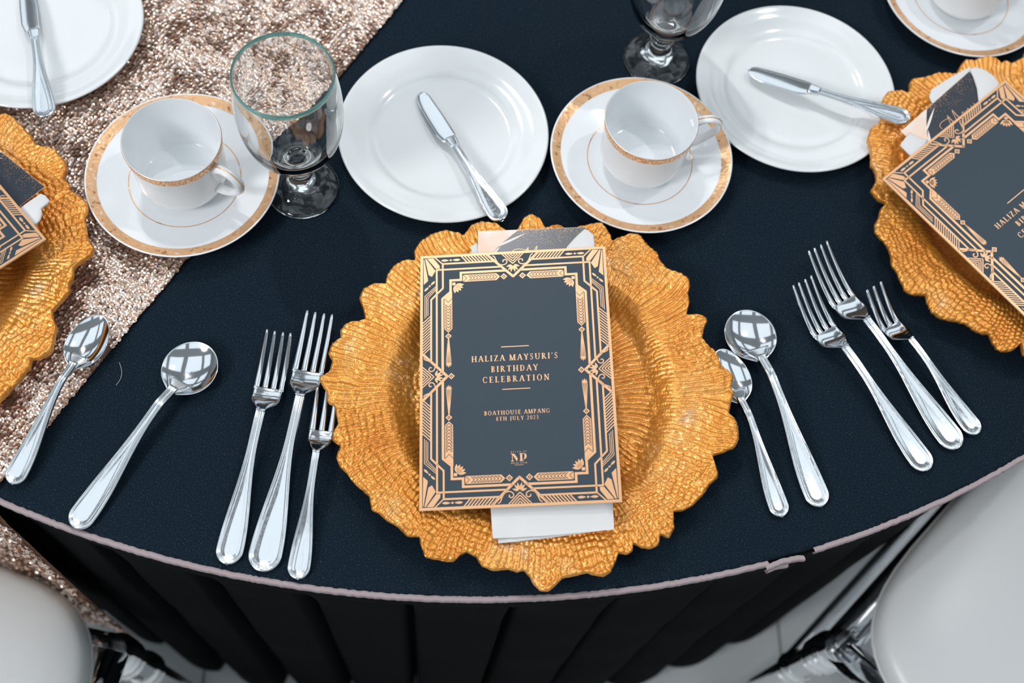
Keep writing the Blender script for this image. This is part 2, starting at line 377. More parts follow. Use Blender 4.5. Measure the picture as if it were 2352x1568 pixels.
# ------------------------------------------------------------------ chargers
def zA(L): return [(720 + x / 3.563, 480 + y / 3.563) for x, y in L]
def zB(L): return [(1200 + x / 3.563, 480 + y / 3.563) for x, y in L]
def zC(L): return [(1200 + x / 3.2, 880 + y / 3.2) for x, y in L]
def zD(L): return [(740 + x / 3.267, 900 + y / 3.267) for x, y in L]
OUT2 = (zA([(45,1390),(75,1360),(125,1340),(155,1240),(118,1180),(150,1085),(220,1040),(215,980),(260,920),(330,908),(420,890),(405,810),(370,720),(400,640),(480,600),(585,605),(600,530),(660,450),(740,408),(830,415),(820,340),(870,260),(960,195),(1080,160),(1170,170),(1225,195),(1290,110),(1370,82),(1480,92),(1570,155),(1620,185),(1665,155),(1720,60)])
 + zB([(70,30),(130,60),(190,145),(250,120),(300,118),(335,145),(400,170),(470,130),(560,105),(640,98),(680,130),(725,200),(735,245),(800,210),(890,175),(960,190),(1010,250),(1060,300),(1110,340),(1120,400),(1190,480),(1300,515),(1360,560),(1372,620),(1355,690),(1372,750),(1345,860),(1430,850),(1500,870),(1518,905),(1490,950),(1480,1040),(1540,1110),(1590,1150),(1620,1220),(1650,1270),(1740,1350),(1720,1440),(1740,1490)])
 + zC([(1568,40),(1535,150),(1520,220),(1570,250),(1590,320),(1590,410),(1565,470),(1470,510),(1400,525),(1440,640),(1440,690),(1380,745),(1330,820),(1260,890),(1190,925),(1120,930),(1128,1050),(1090,1130),(1025,1095),(1010,1180),(950,1210),(880,1200),(820,1165),(815,1230),(780,1250),(715,1240),(690,1310),(650,1390),(600,1420),(540,1410),(480,1390),(400,1410),(300,1430),(240,1490),(200,1525),(140,1520),(90,1470),(50,1400)])
 + zD([(1520,1330),(1470,1345),(1400,1320),(1290,1335),(1200,1300),(1160,1230),(1090,1195),(1040,1220),(990,1270),(930,1270),(830,1255),(775,1240),(735,1130),(740,1085),(640,1085),(570,1010),(490,970),(430,910),(370,880),(355,780),(300,730),(240,680),(180,600),(130,555),(105,490),(135,400),(75,360),(80,300),(120,240),(105,170),(90,100),(40,80),(35,0)])
 + zA([(110,1510),(60,1430)]))
OUT1 = [(x / 2.2417, 240 + y / 2.2417) for x, y in [(20,40),(60,60),(110,110),(165,165),(190,215),(240,228),(290,240),(310,270),(345,305),(350,345),(330,385),(360,410),(360,440),(420,480),(450,505),(455,540),(440,590),(450,640),(460,700),(490,740),(485,775),(430,815),(385,850),(385,890),(365,930),(365,970),(310,1030),(275,1070),(280,1110),(300,1150),(290,1190),(280,1250),(270,1275),(210,1310),(165,1310),(160,1350),(110,1420),(80,1450),(40,1500),(0,1545)]]
OUT3 = ([(1980 + x / 3.409, 100 + y / 3.409) for x, y in [(1268,100),(1190,135),(1170,145),(1120,125),(1085,150),(1050,110),(980,92),(910,105),(880,125),(820,110),(780,150),(745,220),(700,215),(600,210),(500,245),(400,260),(375,300),(370,380),(290,360),(200,380),(160,430),(140,500),(150,560),(140,615),(70,660),(45,740),(70,800),(80,870),(75,930),(110,990),(120,1060),(75,1140),(130,1210),(200,1235),(150,1290),(130,1360),(100,1420)]]
 + [(1980 + x / 4.613, 500 + y / 4.613) for x, y in [(135,60),(135,150),(190,220),(270,290),(310,390),(320,490),(375,560),(420,650),(480,760),(560,800),(700,800),(715,880),(760,980),(850,1050),(960,1075),(1100,1105),(1170,1150),(1220,1200),(1290,1220),(1360,1225),(1390,1310),(1440,1390),(1500,1420),(1600,1410),(1680,1340),(1716,1280)]])
RIMZ = .024
def fit_circle(p, R=None):
    p = np.array(p); c = p.mean(0)
    if R is None:
        A = np.column_stack([2 * p, np.ones(len(p))]); s = np.linalg.lstsq(A, (p ** 2).sum(1), rcond=None)[0]; return s[:2], math.sqrt(s[2] + s[:2] @ s[:2])
    A = np.column_stack([2 * p, np.ones(len(p))]); c = np.linalg.lstsq(A, (p ** 2).sum(1), rcond=None)[0][:2]
    for _ in range(100):
        d = p - c; r = np.linalg.norm(d, axis=1); J = d / r[:, None]; c = c + np.linalg.lstsq(J, r - R, rcond=None)[0]
    return c, R
def polar(pts, c, base=None, rotd=0.0, n=1400):
    """radius by angle of an outline given as world points; gaps filled from another outline turned by rotd"""
    d = np.array(pts) - c; a = np.arctan2(d[:, 1], d[:, 0]); r = np.hypot(d[:, 0], d[:, 1])
    # densify along the straight pieces, then bin
    A, B = [], []
    for i in range(len(d) - (0 if base is None else 1)):
        p, q = d[i], d[(i + 1) % len(d)]
        for t in np.linspace(0, 1, 12, endpoint=False): z = p + (q - p) * t; A.append(math.atan2(z[1], z[0])); B.append(math.hypot(*z))
    A, B = np.array(A), np.array(B); k = ((A + PI) / (2 * PI) * n).astype(int) % n
    out = np.full(n, np.nan)
    for i in range(n):
        s = B[k == i]
        if len(s): out[i] = s.max()
    ok = ~np.isnan(out); idx = np.arange(n)
    if base is not None:
        fill = np.roll(base, int(rotd / (2 * PI) * n)); gap = np.zeros(n, bool); run = 0
        for i in range(2 * n):
            run = 0 if ok[i % n] else run + 1
            if run > 40:
                for j in range(run): gap[(i - j) % n] = True
        out = np.where(gap, fill, out); ok = ~np.isnan(out)
    out = np.interp(idx, np.concatenate([idx[ok] - n, idx[ok], idx[ok] + n]), np.tile(out[ok], 3))
    ker = np.array([1, 3, 4, 3, 1.]) / 12; return np.convolve(np.concatenate([out[-2:], out, out[:2]]), ker, 'valid')
W = lambda L: np.array([P(x, y, RIMZ)[:2] for x, y in L])
c2, R2 = fit_circle(W(OUT2)); pol2 = polar(W(OUT2), c2)
c1, _ = fit_circle(W(OUT1), R2); c3, _ = fit_circle(W(OUT3), R2)
pol1 = polar(W(OUT1), c1, pol2, -.63); pol3 = polar(W(OUT3), c3, pol2, .63)
print('CHARGERS', c1, c2, c3, R2)
def make_charger(pol, seed, label, loc, turn):
    n = len(pol); a = np.arange(n) * 2 * PI / n - PI
    k = 150; q = np.linspace(0, 1, k) ** .82
    r0 = .117
    rad = np.where(q[:, None] < .66, q[:, None] / .66 * r0, r0 + (q[:, None] - .66) / .34 * (pol[None] - r0))
    x, y = rad * np.cos(a), rad * np.sin(a)
    z = .0062 + .0135 * sm(.090, .116, rad) + np.where(rad > r0, (rad - r0) / .05 * .0050, 0)
    # organic warping of the reef ribs
    wa = a[None] + .085 * (vnoise(x * 24 + seed, y * 24) - .5) + .030 * (vnoise(x * 70 + seed, y * 70 + 7) - .5)
    amp = sm(.012, .05, rad) * (1 - .25 * sm(.09, .1, rad) * (1 - sm(.114, .12, rad)))
    def ribs(nr, o):
        ph = wa * nr / 2 + 2.0 * vnoise(x * 45 + o, y * 45 + seed); return np.abs(np.sin(ph)) ** .7, np.floor(ph / PI).astype(int)
    r1, i1 = ribs(208, 0); r2, i2 = ribs(132, 5); out_ = rad > .104
    rib = np.where(out_, r1, r2); rid = np.where(out_, i1, i2)
    half = np.abs(np.sin(wa * 34 / 2 + 2.6 * vnoise(x * 18 + 3, y * 18 + seed)))
    rr = rad + .009 * (vnoise(x * 34 + 9, y * 34 + seed) - .5) + .0050 * _L[(rid * 7) % 256, 11] + .0016 * (vnoise(x * 160, y * 160) - .5)
    cross = np.abs(np.sin(rr * PI / .0052)) ** .7
    weave = sm(.36, .66, vnoise(x * 15 + seed * 2, y * 15 + 21) - .24 * np.sin(a[None] - turn))
    lump = vnoise(x * 240, y * 240 + seed) - .5; fine = vnoise(x * 520 + 3, y * 520 + seed) - .5
    z = z + amp * (.00120 * (rib - .6) * (.75 + .5 * vnoise(x * 50, y * 50)) + (.0001 + .00115 * weave) * (cross - .6) + .0008 * (half - .5) + .0013 * lump + .0005 * fine)
    # the lobes of the brim curl
    lob = np.convolve(np.concatenate([pol[-20:], pol, pol[:20]]), np.ones(41) / 41, 'valid')
    z = z + sm(.125, .165, rad) * ((pol - lob)[None] * -.09 + .0022 * np.sin(a * 7 + seed)[None])
    edge = sm(.985, 1.0, q)[:, None]; z = z - .0022 * edge
    V = [np.stack([x, y, z], -1)]
    zl = z[-1]
    for s, dz in ((.998, -.0030), (.985, -.0042)): V.append(np.stack([x[-1] * s, y[-1] * s, zl + dz], -1)[None])
    for rd, zz in ((.120, .0135), (.100, .0030), (.092, .0004), (.080, .0004), (.076, .0018), (.001, .0018)): V.append(np.stack([rd * np.cos(a), rd * np.sin(a), np.full(n, zz)], -1)[None])
    V = np.concatenate(V); return tag(mesh_obj('charger_plate', V.reshape(-1, 3), grid_faces(len(V), n, True), M['gold']), label, 'charger plate', 'gold charger plates')
ch2 = make_charger(pol2, 3.0, 'gold reef charger plate with ragged lobed rim, whole, between the two trios of cutlery', c2, .2); ch2.location = (*c2, TZ + .0005)
ch1 = make_charger(pol1, 14.0, 'gold reef charger plate with ragged rim resting on the sequin runner', c1, -.5); ch1.location = (*c1, TZ + .0045)
ch3 = make_charger(pol3, 27.0, 'gold reef charger plate with ragged rim tucked against a bread plate and its knife handle', c3, .8); ch3.location = (*c3, TZ + .0005)

# ------------------------------------------------------------------ crockery
def plate_profile(R, foot, H, lip=.0018):
    well = R * .68
    top = [(0.0001, .0052), (well * .6, .0052), (well * .88, .0056), (well * .97, .0066), (well * 1.03, .0084), (well * 1.10, .0098), (R * .86, H - .0034), (R * .95, H - .0009), (R - .0012, H)]
    bot = [(R, H - .0008), (R - .0004, H - lip), (R * .93, H - lip - .0022), (R * .80, H - .0085), (well * 1.06, .0052), (foot + .004, .0022), (foot + .001, 0), (foot - .002, 0), (foot - .004, .0020), (.0001, .0022)]
    return np.vstack([spline(top, 6), spline(bot, 4)])
PR = .0905
def bread_plate(xy, z, label):
    v, f = lathe(plate_profile(PR, .052, .0148), 128); o = mesh_obj('bread_plate', v, f, M['china2']); o.location = (*xy, TZ + z)
    return tag(o, label, 'plate', 'white bread plates')
pl2 = bread_plate((.054, -.499), .0004, 'plain white bread plate standing on the black cloth beside the whole goblet')
pl3 = bread_plate((.3555, -.3895), .0004, 'plain white bread plate touching a ragged gold charger, knife handle reaching over the gold')
pl1 = bread_plate((-.312, -.460), .0045, 'plain white bread plate lying on the sequin runner')
SR = .079
cup_prof = spline([(.0001, .0035), (.022, .0035), (.024, 0), (.0262, 0), (.0285, .0035), (.0335, .0075), (.0360, .0140), (.0368, .024), (.0374, .040), (.0383, .052), (.0390, .0592), (.03885, .0600), (.0381, .0598), (.0368, .050), (.0358, .036), (.0350, .018), (.0325, .0098), (.026, .0068), (.0001, .0064)], 5)
def saucer_z(r):
    return np.interp(r, [0, .030, .040, .046, .060, .0705, .0772, .079], [.0050, .0050, .0064, .0080, .0118, .0150, .0176, .0180])
def saucer_prof():
    rs = np.concatenate([np.linspace(.0001, .03, 6), np.linspace(.033, .0785, 28)]); top = [(r, saucer_z(r)) for r in rs]
    bot = [(.079, .0174), (.0786, .0164), (.072, .0132), (.060, .0090), (.048, .0050), (.042, .0018), (.0405, 0), (.0385, 0), (.037, .002), (.0001, .002)]
    return top + bot
def make_cup_set(sxy, hdir, zoff, lab_s, lab_c, proto=[None, None]):
    loc = (*sxy, TZ + zoff)
    if proto[0] is None:
        s = thing('saucer', lab_s, 'saucer', loc, 0, 'gold-banded saucers')
        v, f = lathe(saucer_prof(), 128); mesh_obj('dish', v, f, M['china'], s)
        rs = np.linspace(.0698, .0776, 8); v, f = lathe([(r, saucer_z(r) + .00018) for r in rs], 160); mesh_obj('gold_band', v, f, M['gilt'], s)
        v, f = lathe([(r, saucer_z(r) + .00016) for r in (.0454, .0458, .0462)], 128); mesh_obj('gold_ring', v, f, M['gilt'], s)
        c = thing('teacup', lab_c, 'cup', (loc[0], loc[1], loc[2] + .0062), hdir, 'gold-banded teacups')
        v, f = lathe(cup_prof, 112); mesh_obj('body', v, f, M['china'], c)
        v, f = lathe([(np.interp(z, [.040, .052, .0592], [.0374, .0383, .0390]) + .00018, z) for z in np.linspace(.0522, .0594, 6)], 160); mesh_obj('gold_band', v, f, M['gilt_fine'], c)
        v, f = lathe([(.0391, .0594), (.03892, .0602), (.0384, .0602)], 128); mesh_obj('rim_line', v, f, M['gilt'], c)
        path = spline([(.0365, 0, .0480), (.0440, 0, .0520), (.0535, 0, .0520), (.0605, 0, .0465), (.0620, 0, .0380), (.0570, 0, .0295), (.0480, 0, .0225), (.0362, 0, .0190)], 6)
        wd = np.interp(np.linspace(0, 1, len(path)), [0, .2, .5, .8, 1], [.0052, .0040, .0042, .0036, .0046])
        v, f = tube(path, wd, 14, wd * .52, upv=(0, 0, 1)) if False else tube(path, wd * .55, 14, wd, upv=(0, 1, 0))
        hnd = mesh_obj('handle', v, f, M['china'], c)
        hp = path + np.array([0, 0, 0]); out = []
        ctr = np.array([.045, 0, .036])
        for q, w0 in zip(hp[4:-6], wd[4:-6]):
            d = q - ctr; d /= np.linalg.norm(d); out.append(q + d * (w0 * .55 + .0001))
        v, f = tube(out, .0005, 6); mesh_obj('gold_line', v, f, M['gilt'], hnd)
        proto[0], proto[1] = s, c
    else:
        dup(proto[0], loc, hdir * .7, lab_s); dup(proto[1], (loc[0], loc[1], loc[2] + .0062), hdir, lab_c)
def az(c, p): return math.atan2(p[1] - c[1], p[0] - c[0])
s1c, s2c = np.array([-.1488, -.5860]), np.array([.225, -.490])
SP3 = np.array([P(x, y, .018)[:2] for x, y in [(2036,0),(2079.5,57.5),(2127.5,92.7),(2191,121.5),(2255,129.5),(2352,108.7)]])
s3c, _ = fit_circle(SP3, SR)
make_cup_set(s2c, az(s2c, P(1655, 292, .045)), .0004, 'white saucer with copper gold band wholly on black cloth, beside a goblet foot', 'white teacup with gold rim band on the saucer wholly on black cloth')
make_cup_set(s1c, az(s1c, P(537, 432, .042)), .0030, 'white saucer with copper gold band lying partly on the sequin runner', 'white teacup with gold rim band on the saucer lying partly on the runner')
make_cup_set(s3c, math.radians(20), .0004, 'white saucer with copper gold band beyond the charger that touches a bread plate', 'white teacup on the saucer beyond the charger that touches a bread plate')

# ------------------------------------------------------------------ goblets
go = spline([(.0085, .0400), (.0120, .0455), (.0215, .0545), (.0310, .0670), (.0378, .0840), (.0408, .1040), (.0410, .1220), (.0397, .1400), (.0380, .1532)], 6)
gi = spline([(.0368, .1532), (.0385, .1400), (.0398, .1220), (.0396, .1040), (.0366, .0855), (.0298, .0705), (.0190, .0600), (.0085, .0556), (.0001, .0548)], 6)
grm = [(.0380, .1532), (.0381, .1548), (.0379, .1564), (.0375, .1573), (.0371, .1575), (.0367, .1572), (.0364, .1562), (.0364, .1548), (.0368, .1532)]
gst = spline([(.0160, .0105), (.0118, .0165), (.0094, .0240), (.0086, .0285), (.0112, .0325), (.0113, .0350), (.0088, .0375), (.0085, .0400)], 6)
gft = np.vstack([[(.0001, .0020), (.012, .0016), (.024, .0006), (.0275, 0)], spline([(.0290, 0), (.0304, .0012), (.0303, .0028), (.0285, .0044), (.0220, .0070), (.0160, .0105)], 6)])
def goblet(xy, z, label, proto=[None]):
    if proto[0] is None:
        g = thing('water_goblet', label, 'goblet', (*xy, TZ + z), 0, 'clear water goblets'); proto[0] = g
        for nm, pr in (('bowl', [tuple(q) for q in go]), ('bowl_lining', [tuple(q) for q in gi]), ('rim', grm), ('stem', gst), ('foot', gft)): v, f = lathe(pr, 96); mesh_obj(nm, v, f, M['rim_glass' if nm == 'rim' else 'glass_foot' if nm in ('stem', 'foot') else 'glass'], g)
        return g
    return dup(proto[0], (*xy, TZ + z), .4, label)
goblet((-.054, -.570), .0004, 'clear empty stemmed goblet beside the saucer lying partly on the runner')
goblet((.229, -.376), .0004, 'clear empty stemmed goblet between a bread plate and the saucer wholly on black cloth')

# ------------------------------------------------------------------ cutlery
def handle(L, wmax, wneck, z_end, z_neck, arch=.0):
    """grooved teardrop handle along +y, from the butt at y=0 to the neck at y=L"""
    rc = wmax * .52
    s = np.concatenate([rc * (1 - np.cos(np.linspace(0.06, PI / 2, 16))), np.linspace(rc * 1.12, L, 66)]); s[0] = 0.00015
    def hw(s):
        u = s / L; g = (1 - sm(.10, .80, u)) ** 1.15
        w = wneck / 2 + (wmax - wneck) / 2 * g
        return w * np.sqrt(np.clip(1 - np.clip((rc - s) / rc, 0, 1) ** 2, 1e-5, 1))
    m = 41; xn = np.linspace(-1, 1, m); xn = np.sign(xn) * np.abs(xn) ** .85
    w_ = hw(s); X = w_[:, None] * xn[None]; Y = np.repeat(s[:, None], m, 1)
    so = np.linspace(.0001, L, 500); ol = np.vstack([np.column_stack([hw(so), so]), np.column_stack([-hw(so), so])])
    pts = np.column_stack([X.ravel(), Y.ravel()]); d = np.empty(len(pts))
    for i in range(0, len(pts), 800): d[i:i + 800] = np.sqrt(((pts[i:i + 800, None] - ol[None]) ** 2).sum(-1).min(1))
    d = d.reshape(X.shape); k = max(wmax / .022, .8)
    A, B = .00165 * k, .0029 * k
    bead = np.where(d < A, .00085 * np.sin(PI * np.clip(d / A, 0, 1)) ** .7, np.where(d < B, .00060 * np.sin(PI * np.clip((d - A) / (B - A), 0, 1)) ** .7, -.00010 - .0006 * sm(B, B + .0045 * k, d)))
    u = s / L; zc = z_end + (z_neck - z_end) * sm(.10, .95, u) + arch * np.sin(PI * u)
    top = zc[:, None] + .0009 + bead + .0007 * np.sqrt(np.clip(1 - xn[None] ** 2, 0, 1))
    bot = zc[:, None] - .0010 * np.sqrt(np.clip(1 - xn[None] ** 2, 0, 1)) + 0 * top
    Vt = np.stack([X, Y, top], -1); Vb = np.stack([X, Y, bot], -1)
    loop = np.concatenate([Vt, Vb[:, ::-1]], 1); n2 = loop.shape[1]
    f = [tuple(q[::-1]) for q in grid_faces(len(s), n2, True)]; f += [tuple(range(n2)), tuple(range((len(s) - 1) * n2, len(s) * n2))[::-1]]
    return loop.reshape(-1, 3), f
def slab(y, w_, z, th, conc=0.0, m=13):
    """strip of varying half width with a thickness"""
    xn = np.linspace(-1, 1, m); X = w_[:, None] * xn; Y = np.repeat(y[:, None], m, 1); Z = z[:, None] + conc * xn[None] ** 2
    e = np.sqrt(np.clip(1 - np.abs(xn) ** 6, 0, 1)); T = np.stack([X, Y, Z + th / 2 * e], -1); B = np.stack([X, Y, Z - th / 2 * e], -1)
    loop = np.concatenate([T, B[:, ::-1]], 1); n2 = loop.shape[1]
    f = [tuple(q[::-1]) for q in grid_faces(len(y), n2, True)] + [tuple(range(n2)), tuple(range((len(y) - 1) * n2, len(y) * n2))[::-1]]
    return loop.reshape(-1, 3), f
def place(name, label, cat, group, tip, end, zt, ze, lift=0.0):
    a, b = P(*tip, zt), P(*end, ze); L = float(np.linalg.norm((a - b)[:2])); th = math.atan2(a[1] - b[1], a[0] - b[0]) - PI / 2
    return thing(name, label, cat, (b[0], b[1], TZ + lift), th, group), L
def fork(label, group, tip, end, ntine, wmax, whead, headL, tineL, name='fork', zt=.016):
    t, L = place(name, label, 'fork', group, tip, end, zt, .003)
    t.location.z = TZ + .0008
    Hh = headL + tineL; Lh = L - Hh; zn = .0135
    v, f = handle(Lh, wmax, .0078 if wmax > .018 else .0062, .0022, zn); mesh_obj('handle', v, f, M['steel_h'], t)
    zf = lambda q: np.where(q < .36, .0028 + (zn - .0018) * (1 - np.clip(q / .36, 0, 1)) ** 2, .0028 + (zt - .0036) * np.clip((q - .36) / .64, 0, 1) ** 1.4)
    y = np.linspace(-.0005, headL + .0008, 26); q = y / Hh; wn = (.0078 if wmax > .018 else .0062) / 2
    w_ = wn + (whead / 2 - wn) * sm(.0, headL * .55, y) ** .8
    zz = zf(np.clip(q, 0, 1)); v, f = slab(y + Lh, w_, zz + .0004, .0020, .0012)
    hd = mesh_obj('head', v, f, M['steel'], t)
    gap = .0016; tw = (whead - gap * (ntine - 1)) / ntine
    for k in range(ntine):
        xc = -whead / 2 + tw / 2 + k * (tw + gap)
        yy = np.linspace(headL - .0010, Hh, 18); s = (yy - headL) / tineL; half = np.maximum(tw / 2 * (1 - .52 * np.clip(s, 0, 1)) * np.where(s > .97, .7, 1), .0004)
        tot = xc * (1 - .06 * np.clip(s, 0, 1)) if abs(k - (ntine - 1) / 2) > 1 else xc
        path = np.column_stack([np.broadcast_to(tot, yy.shape), yy + Lh, zf(yy / Hh) + .0004 + .0012 * (xc / (whead / 2)) ** 2])
        v, f = tube(path, half, 10, np.full(18, .00095) * (1 - .3 * np.clip(s, 0, 1))); mesh_obj('tine', v, f, M['steel'], hd)
    return t
def spoon(label, group, tip, end, bowlL, bowlW, wmax, egg, depth, zt=.008, name='spoon', lift=.0008):
    t, L = place(name, label, 'spoon', group, tip, end, zt, .003); t.location.z = TZ + lift
    Lh = L - bowlL + .0035; zn = .0150
    wn = .0076 if wmax > .018 else .0062
    zr = .0095
    v, f = handle(Lh, wmax, wn, .0022, zn, .001); v[:, 2] -= (zn - zr - .0012) * sm(Lh - .022, Lh, v[:, 1]) ; mesh_obj('handle', v, f, M['steel_h'], t)
    nr, na_ = 22, 72; rho = np.linspace(0, 1, nr) ** .8; a = np.arange(na_) * 2 * PI / na_
    yc = L - bowlL / 2
    def outline(a):
        s, c = np.sin(a), np.cos(a); ww = bowlW / 2 * (1 - egg * s * .9); neck = np.exp(-((a - 1.5 * PI) / .30) ** 2) * .10
        return ww * c, bowlL / 2 * s * (1 + neck)
    ox, oy = outline(a)
    def surf(scale, dz, off):
        return np.stack([rho[:, None] * ox * scale, yc + rho[:, None] * oy * scale, zr - depth * (1 - rho[:, None] ** 2.2) + dz + 0 * ox], -1)
    rimz = .0010 * np.cos(2 * a)
    T = surf(.985, 0, 0); B = surf(1.0, -.0011, 0); B[-1, :, 2] += .0003
    top = T[::-1]; loop = np.concatenate([B, np.concatenate([top[:1] * 1 + np.array([0, 0, .0])]), top[1:]], 0)
    b = mesh_obj('bowl', loop.reshape(-1, 3), grid_faces(len(loop), na_, True), M['steel'], t)
    # drop joining neck and bowl
    y = np.linspace(Lh - .012, Lh + .007, 14); q = (y - y[0]) / (y[-1] - y[0]); w_ = wn / 2 + (bowlW * .17) * sm(.25, 1, q) ** 1.6
    z = np.interp(y, [Lh - .012, Lh - .004, Lh + .007], [zr + .0026, zr + .0007, zr - .0012]); v, f = slab(y, w_, z, .0016, -.0002); mesh_obj('neck', v, f, M['steel'], t)
    return t
def knife(label, tip, end, zt, ze, plate_z, tilt=0.0, lift=0.0):
    t, L = place('butter_knife', label, 'knife', 'butter knives', tip, end, zt, ze); t.location.z = TZ + plate_z
    bl = .060; Lh = L - bl
    v, f = handle(Lh, .0185, .0075, .0012, .0020); mesh_obj('handle', v, f, M['steel_h'], t)
    y = np.linspace(Lh - .001, L, 40); q = np.clip((y - Lh) / bl, 0, 1)
    rgt = np.interp(q, [0, .08, .5, .9, .97, 1], [.0042, .0058, .0062, .0052, .0034, .0004]); lft = np.interp(q, [0, .06, .2, .5, .75, .9, .97, 1], [.0044, .0076, .0098, .0096, .0088, .0070, .0046, .0006])
    m = 11; xn = np.linspace(0, 1, m); X = -lft[:, None] + (lft + rgt)[:, None] * xn; Y = np.repeat(y[:, None], m, 1)
    th_ = .0005 + .0011 * sm(0, 1, xn)[None] * (1 - .5 * q[:, None]); zc = .0023 - .0003 * q[:, None] + .0006 * (xn[None] - .5) ** 2 * 4 * .5
    T = np.stack([X, Y, zc + th_ / 2], -1); B = np.stack([X, Y, zc - th_ / 2 + 0 * X], -1); loop = np.concatenate([T, B[:, ::-1]], 1)
    f = [tuple(k[::-1]) for k in grid_faces(len(y), 2 * m, True)] + [tuple(range(2 * m)), tuple(range((len(y) - 1) * 2 * m, len(y) * 2 * m))[::-1]]
    mesh_obj('blade', loop.reshape(-1, 3), f, M['steel'], t)
    y = np.linspace(Lh - .007, Lh + .004, 8); v, f = slab(y, np.array([.0040, .0043, .0047, .0050, .0053, .0056, .0054, .0046]), np.full(8, .0024), .0038); mesh_obj('collar', v, f, M['steel'], t)
    t.rotation_euler.x = tilt; t.location.z += lift
    return t
GF, GS = 'stainless steel forks', 'stainless steel spoons'
spoon('steel teaspoon with egg-shaped bowl lying along the edge of the sequin runner', GS, (238, 730), (30, 1115), .047, .0315, .0165, .16, .0060, lift=.0042)
spoon('round-bowled steel soup spoon lying free on black cloth next to the sequin runner', GS, (477, 794), (170, 1212), .0455, .0430, .0205, .03, .0068)
fork('four-tined steel dessert fork next to the wide-handled dinner fork beside the whole charger', GF, (641, 762), (520.5, 1296), 4, .0205, .0245, .0215, .0435, 'dessert_fork', .018)
fork('broad-handled four-tined steel dinner fork reaching under the rim of the whole charger', GF, (735, 718), (600.5, 1313), 4, .0250, .0265, .0235, .0480, 'dinner_fork', .014)
fork('small three-tined steel cake fork reaching under the ragged rim of the whole charger', GF, (752, 893), (682.5, 1330), 3, .0170, .0205, .0195, .0325, 'cake_fork', .012)
spoon('steel teaspoon with its bowl tucked under the ragged rim of the whole charger', GS, (1653, 803), (1796, 1187), .047, .0315, .0165, .16, .0060)
spoon('round-bowled steel soup spoon lying against a teaspoon tucked under the charger', GS, (1698, 715), (1886, 1164), .0455, .0430, .0205, .03, .0068)
fork('four-tined steel dessert fork, outermost of a fanned trio lying clear of any charger', GF, (1841, 645), (2132, 1080), 4, .0205, .0245, .0205, .0425, 'dessert_fork', .024)
fork('four-tined steel dinner fork, middle of a fanned trio lying clear of any charger', GF, (1877, 566), (2201, 1030), 4, .0225, .0255, .0235, .0475, 'dinner_fork', .025)
fork('small three-tined steel cake fork lying wholly clear of any charger', GF, (2006, 657), (2245, 997), 3, .0170, .0205, .0185, .0330, 'cake_fork', .022)
knife('steel butter knife lying on the bread plate beside the whole goblet', (966, 208), (1154, 507), .011, .021, .0195, -.088, .0)
knife('steel butter knife reaching from a bread plate over a ragged gold charger', (1716, 160), (2089, 276), .012, .031, .0300, -.135, .0)
knife('steel butter knife on the bread plate that lies on the sequin runner', (62, -42), (105, 271), .016, .026, .0245, -.085, .0)

# ------------------------------------------------------------------ printed cards
# flat art in millimetres, card centre at 0,0; every polygon is (points, layer)
class Art:
    def __init__(s): s.p = []
    def poly(s, pts, mir='q', lay=0):
        for sx in ((1, -1) if mir in 'qx' else (1,)):
            for sy in ((1, -1) if mir in 'qy' else (1,)):
                q = [(x * sx, y * sy) for x, y in pts]; s.p.append((q if sx * sy > 0 else q[::-1], lay))
    def line(s, pts, wd, mir='q', lay=0):
        pts = np.array(pts, float); n = len(pts); d = np.diff(pts, axis=0); d /= np.linalg.norm(d, axis=1)[:, None]; nn = np.column_stack([-d[:, 1], d[:, 0]])
        L, R = [], []
        for i in range(n):
            a, b = nn[max(i - 1, 0)], nn[min(i, n - 2)]; m = a + b; m /= np.linalg.norm(m); k = wd / 2 / max(m @ a, .35)
            L.append(pts[i] + m * k); R.append(pts[i] - m * k)
        for i in range(n - 1): s.poly([tuple(R[i]), tuple(R[i + 1]), tuple(L[i + 1]), tuple(L[i])], mir, lay)
    def disc(s, c, rx, ry=None, mir='q', lay=0, n=16):
        ry = ry or rx; s.poly([(c[0] + rx * math.cos(a), c[1] + ry * math.sin(a)) for a in np.arange(n) * 2 * PI / n], mir, lay)
    def leaf(s, a, b, wd, mir='q', lay=0):
        a, b = np.array(a), np.array(b); d = b - a; nn = np.array([-d[1], d[0]]) / np.linalg.norm(d); pts = []
        for t in np.linspace(0, 1, 9): pts.append(tuple(a + d * t - nn * wd / 2 * math.sin(PI * t ** .8)))
        for t in np.linspace(1, 0, 9)[1:-1]: pts.append(tuple(a + d * t + nn * wd / 2 * math.sin(PI * t ** .8)))
        s.poly(pts, mir, lay)
    def build(s, name, mats, parent, z0, dz):
        mb = MB()
        for q, l in s.p: mb.add([(x * .001, y * .001, z0 + dz * l) for x, y in q], [tuple(range(len(q)))], 1 if l % 2 else 0)
        return mb.build(name, None, parent, False, mats)
A = Art()
CW, CHH = 74.0, 105.0
b = 2.1                                              # outer frame
A.poly([(-CW, CHH), (-CW, -CHH), (-CW + b, -CHH), (-CW + b, CHH)], 'x'); A.poly([(-CW + b, CHH), (-CW + b, CHH - b), (CW - b, CHH - b), (CW - b, CHH)], 'y')
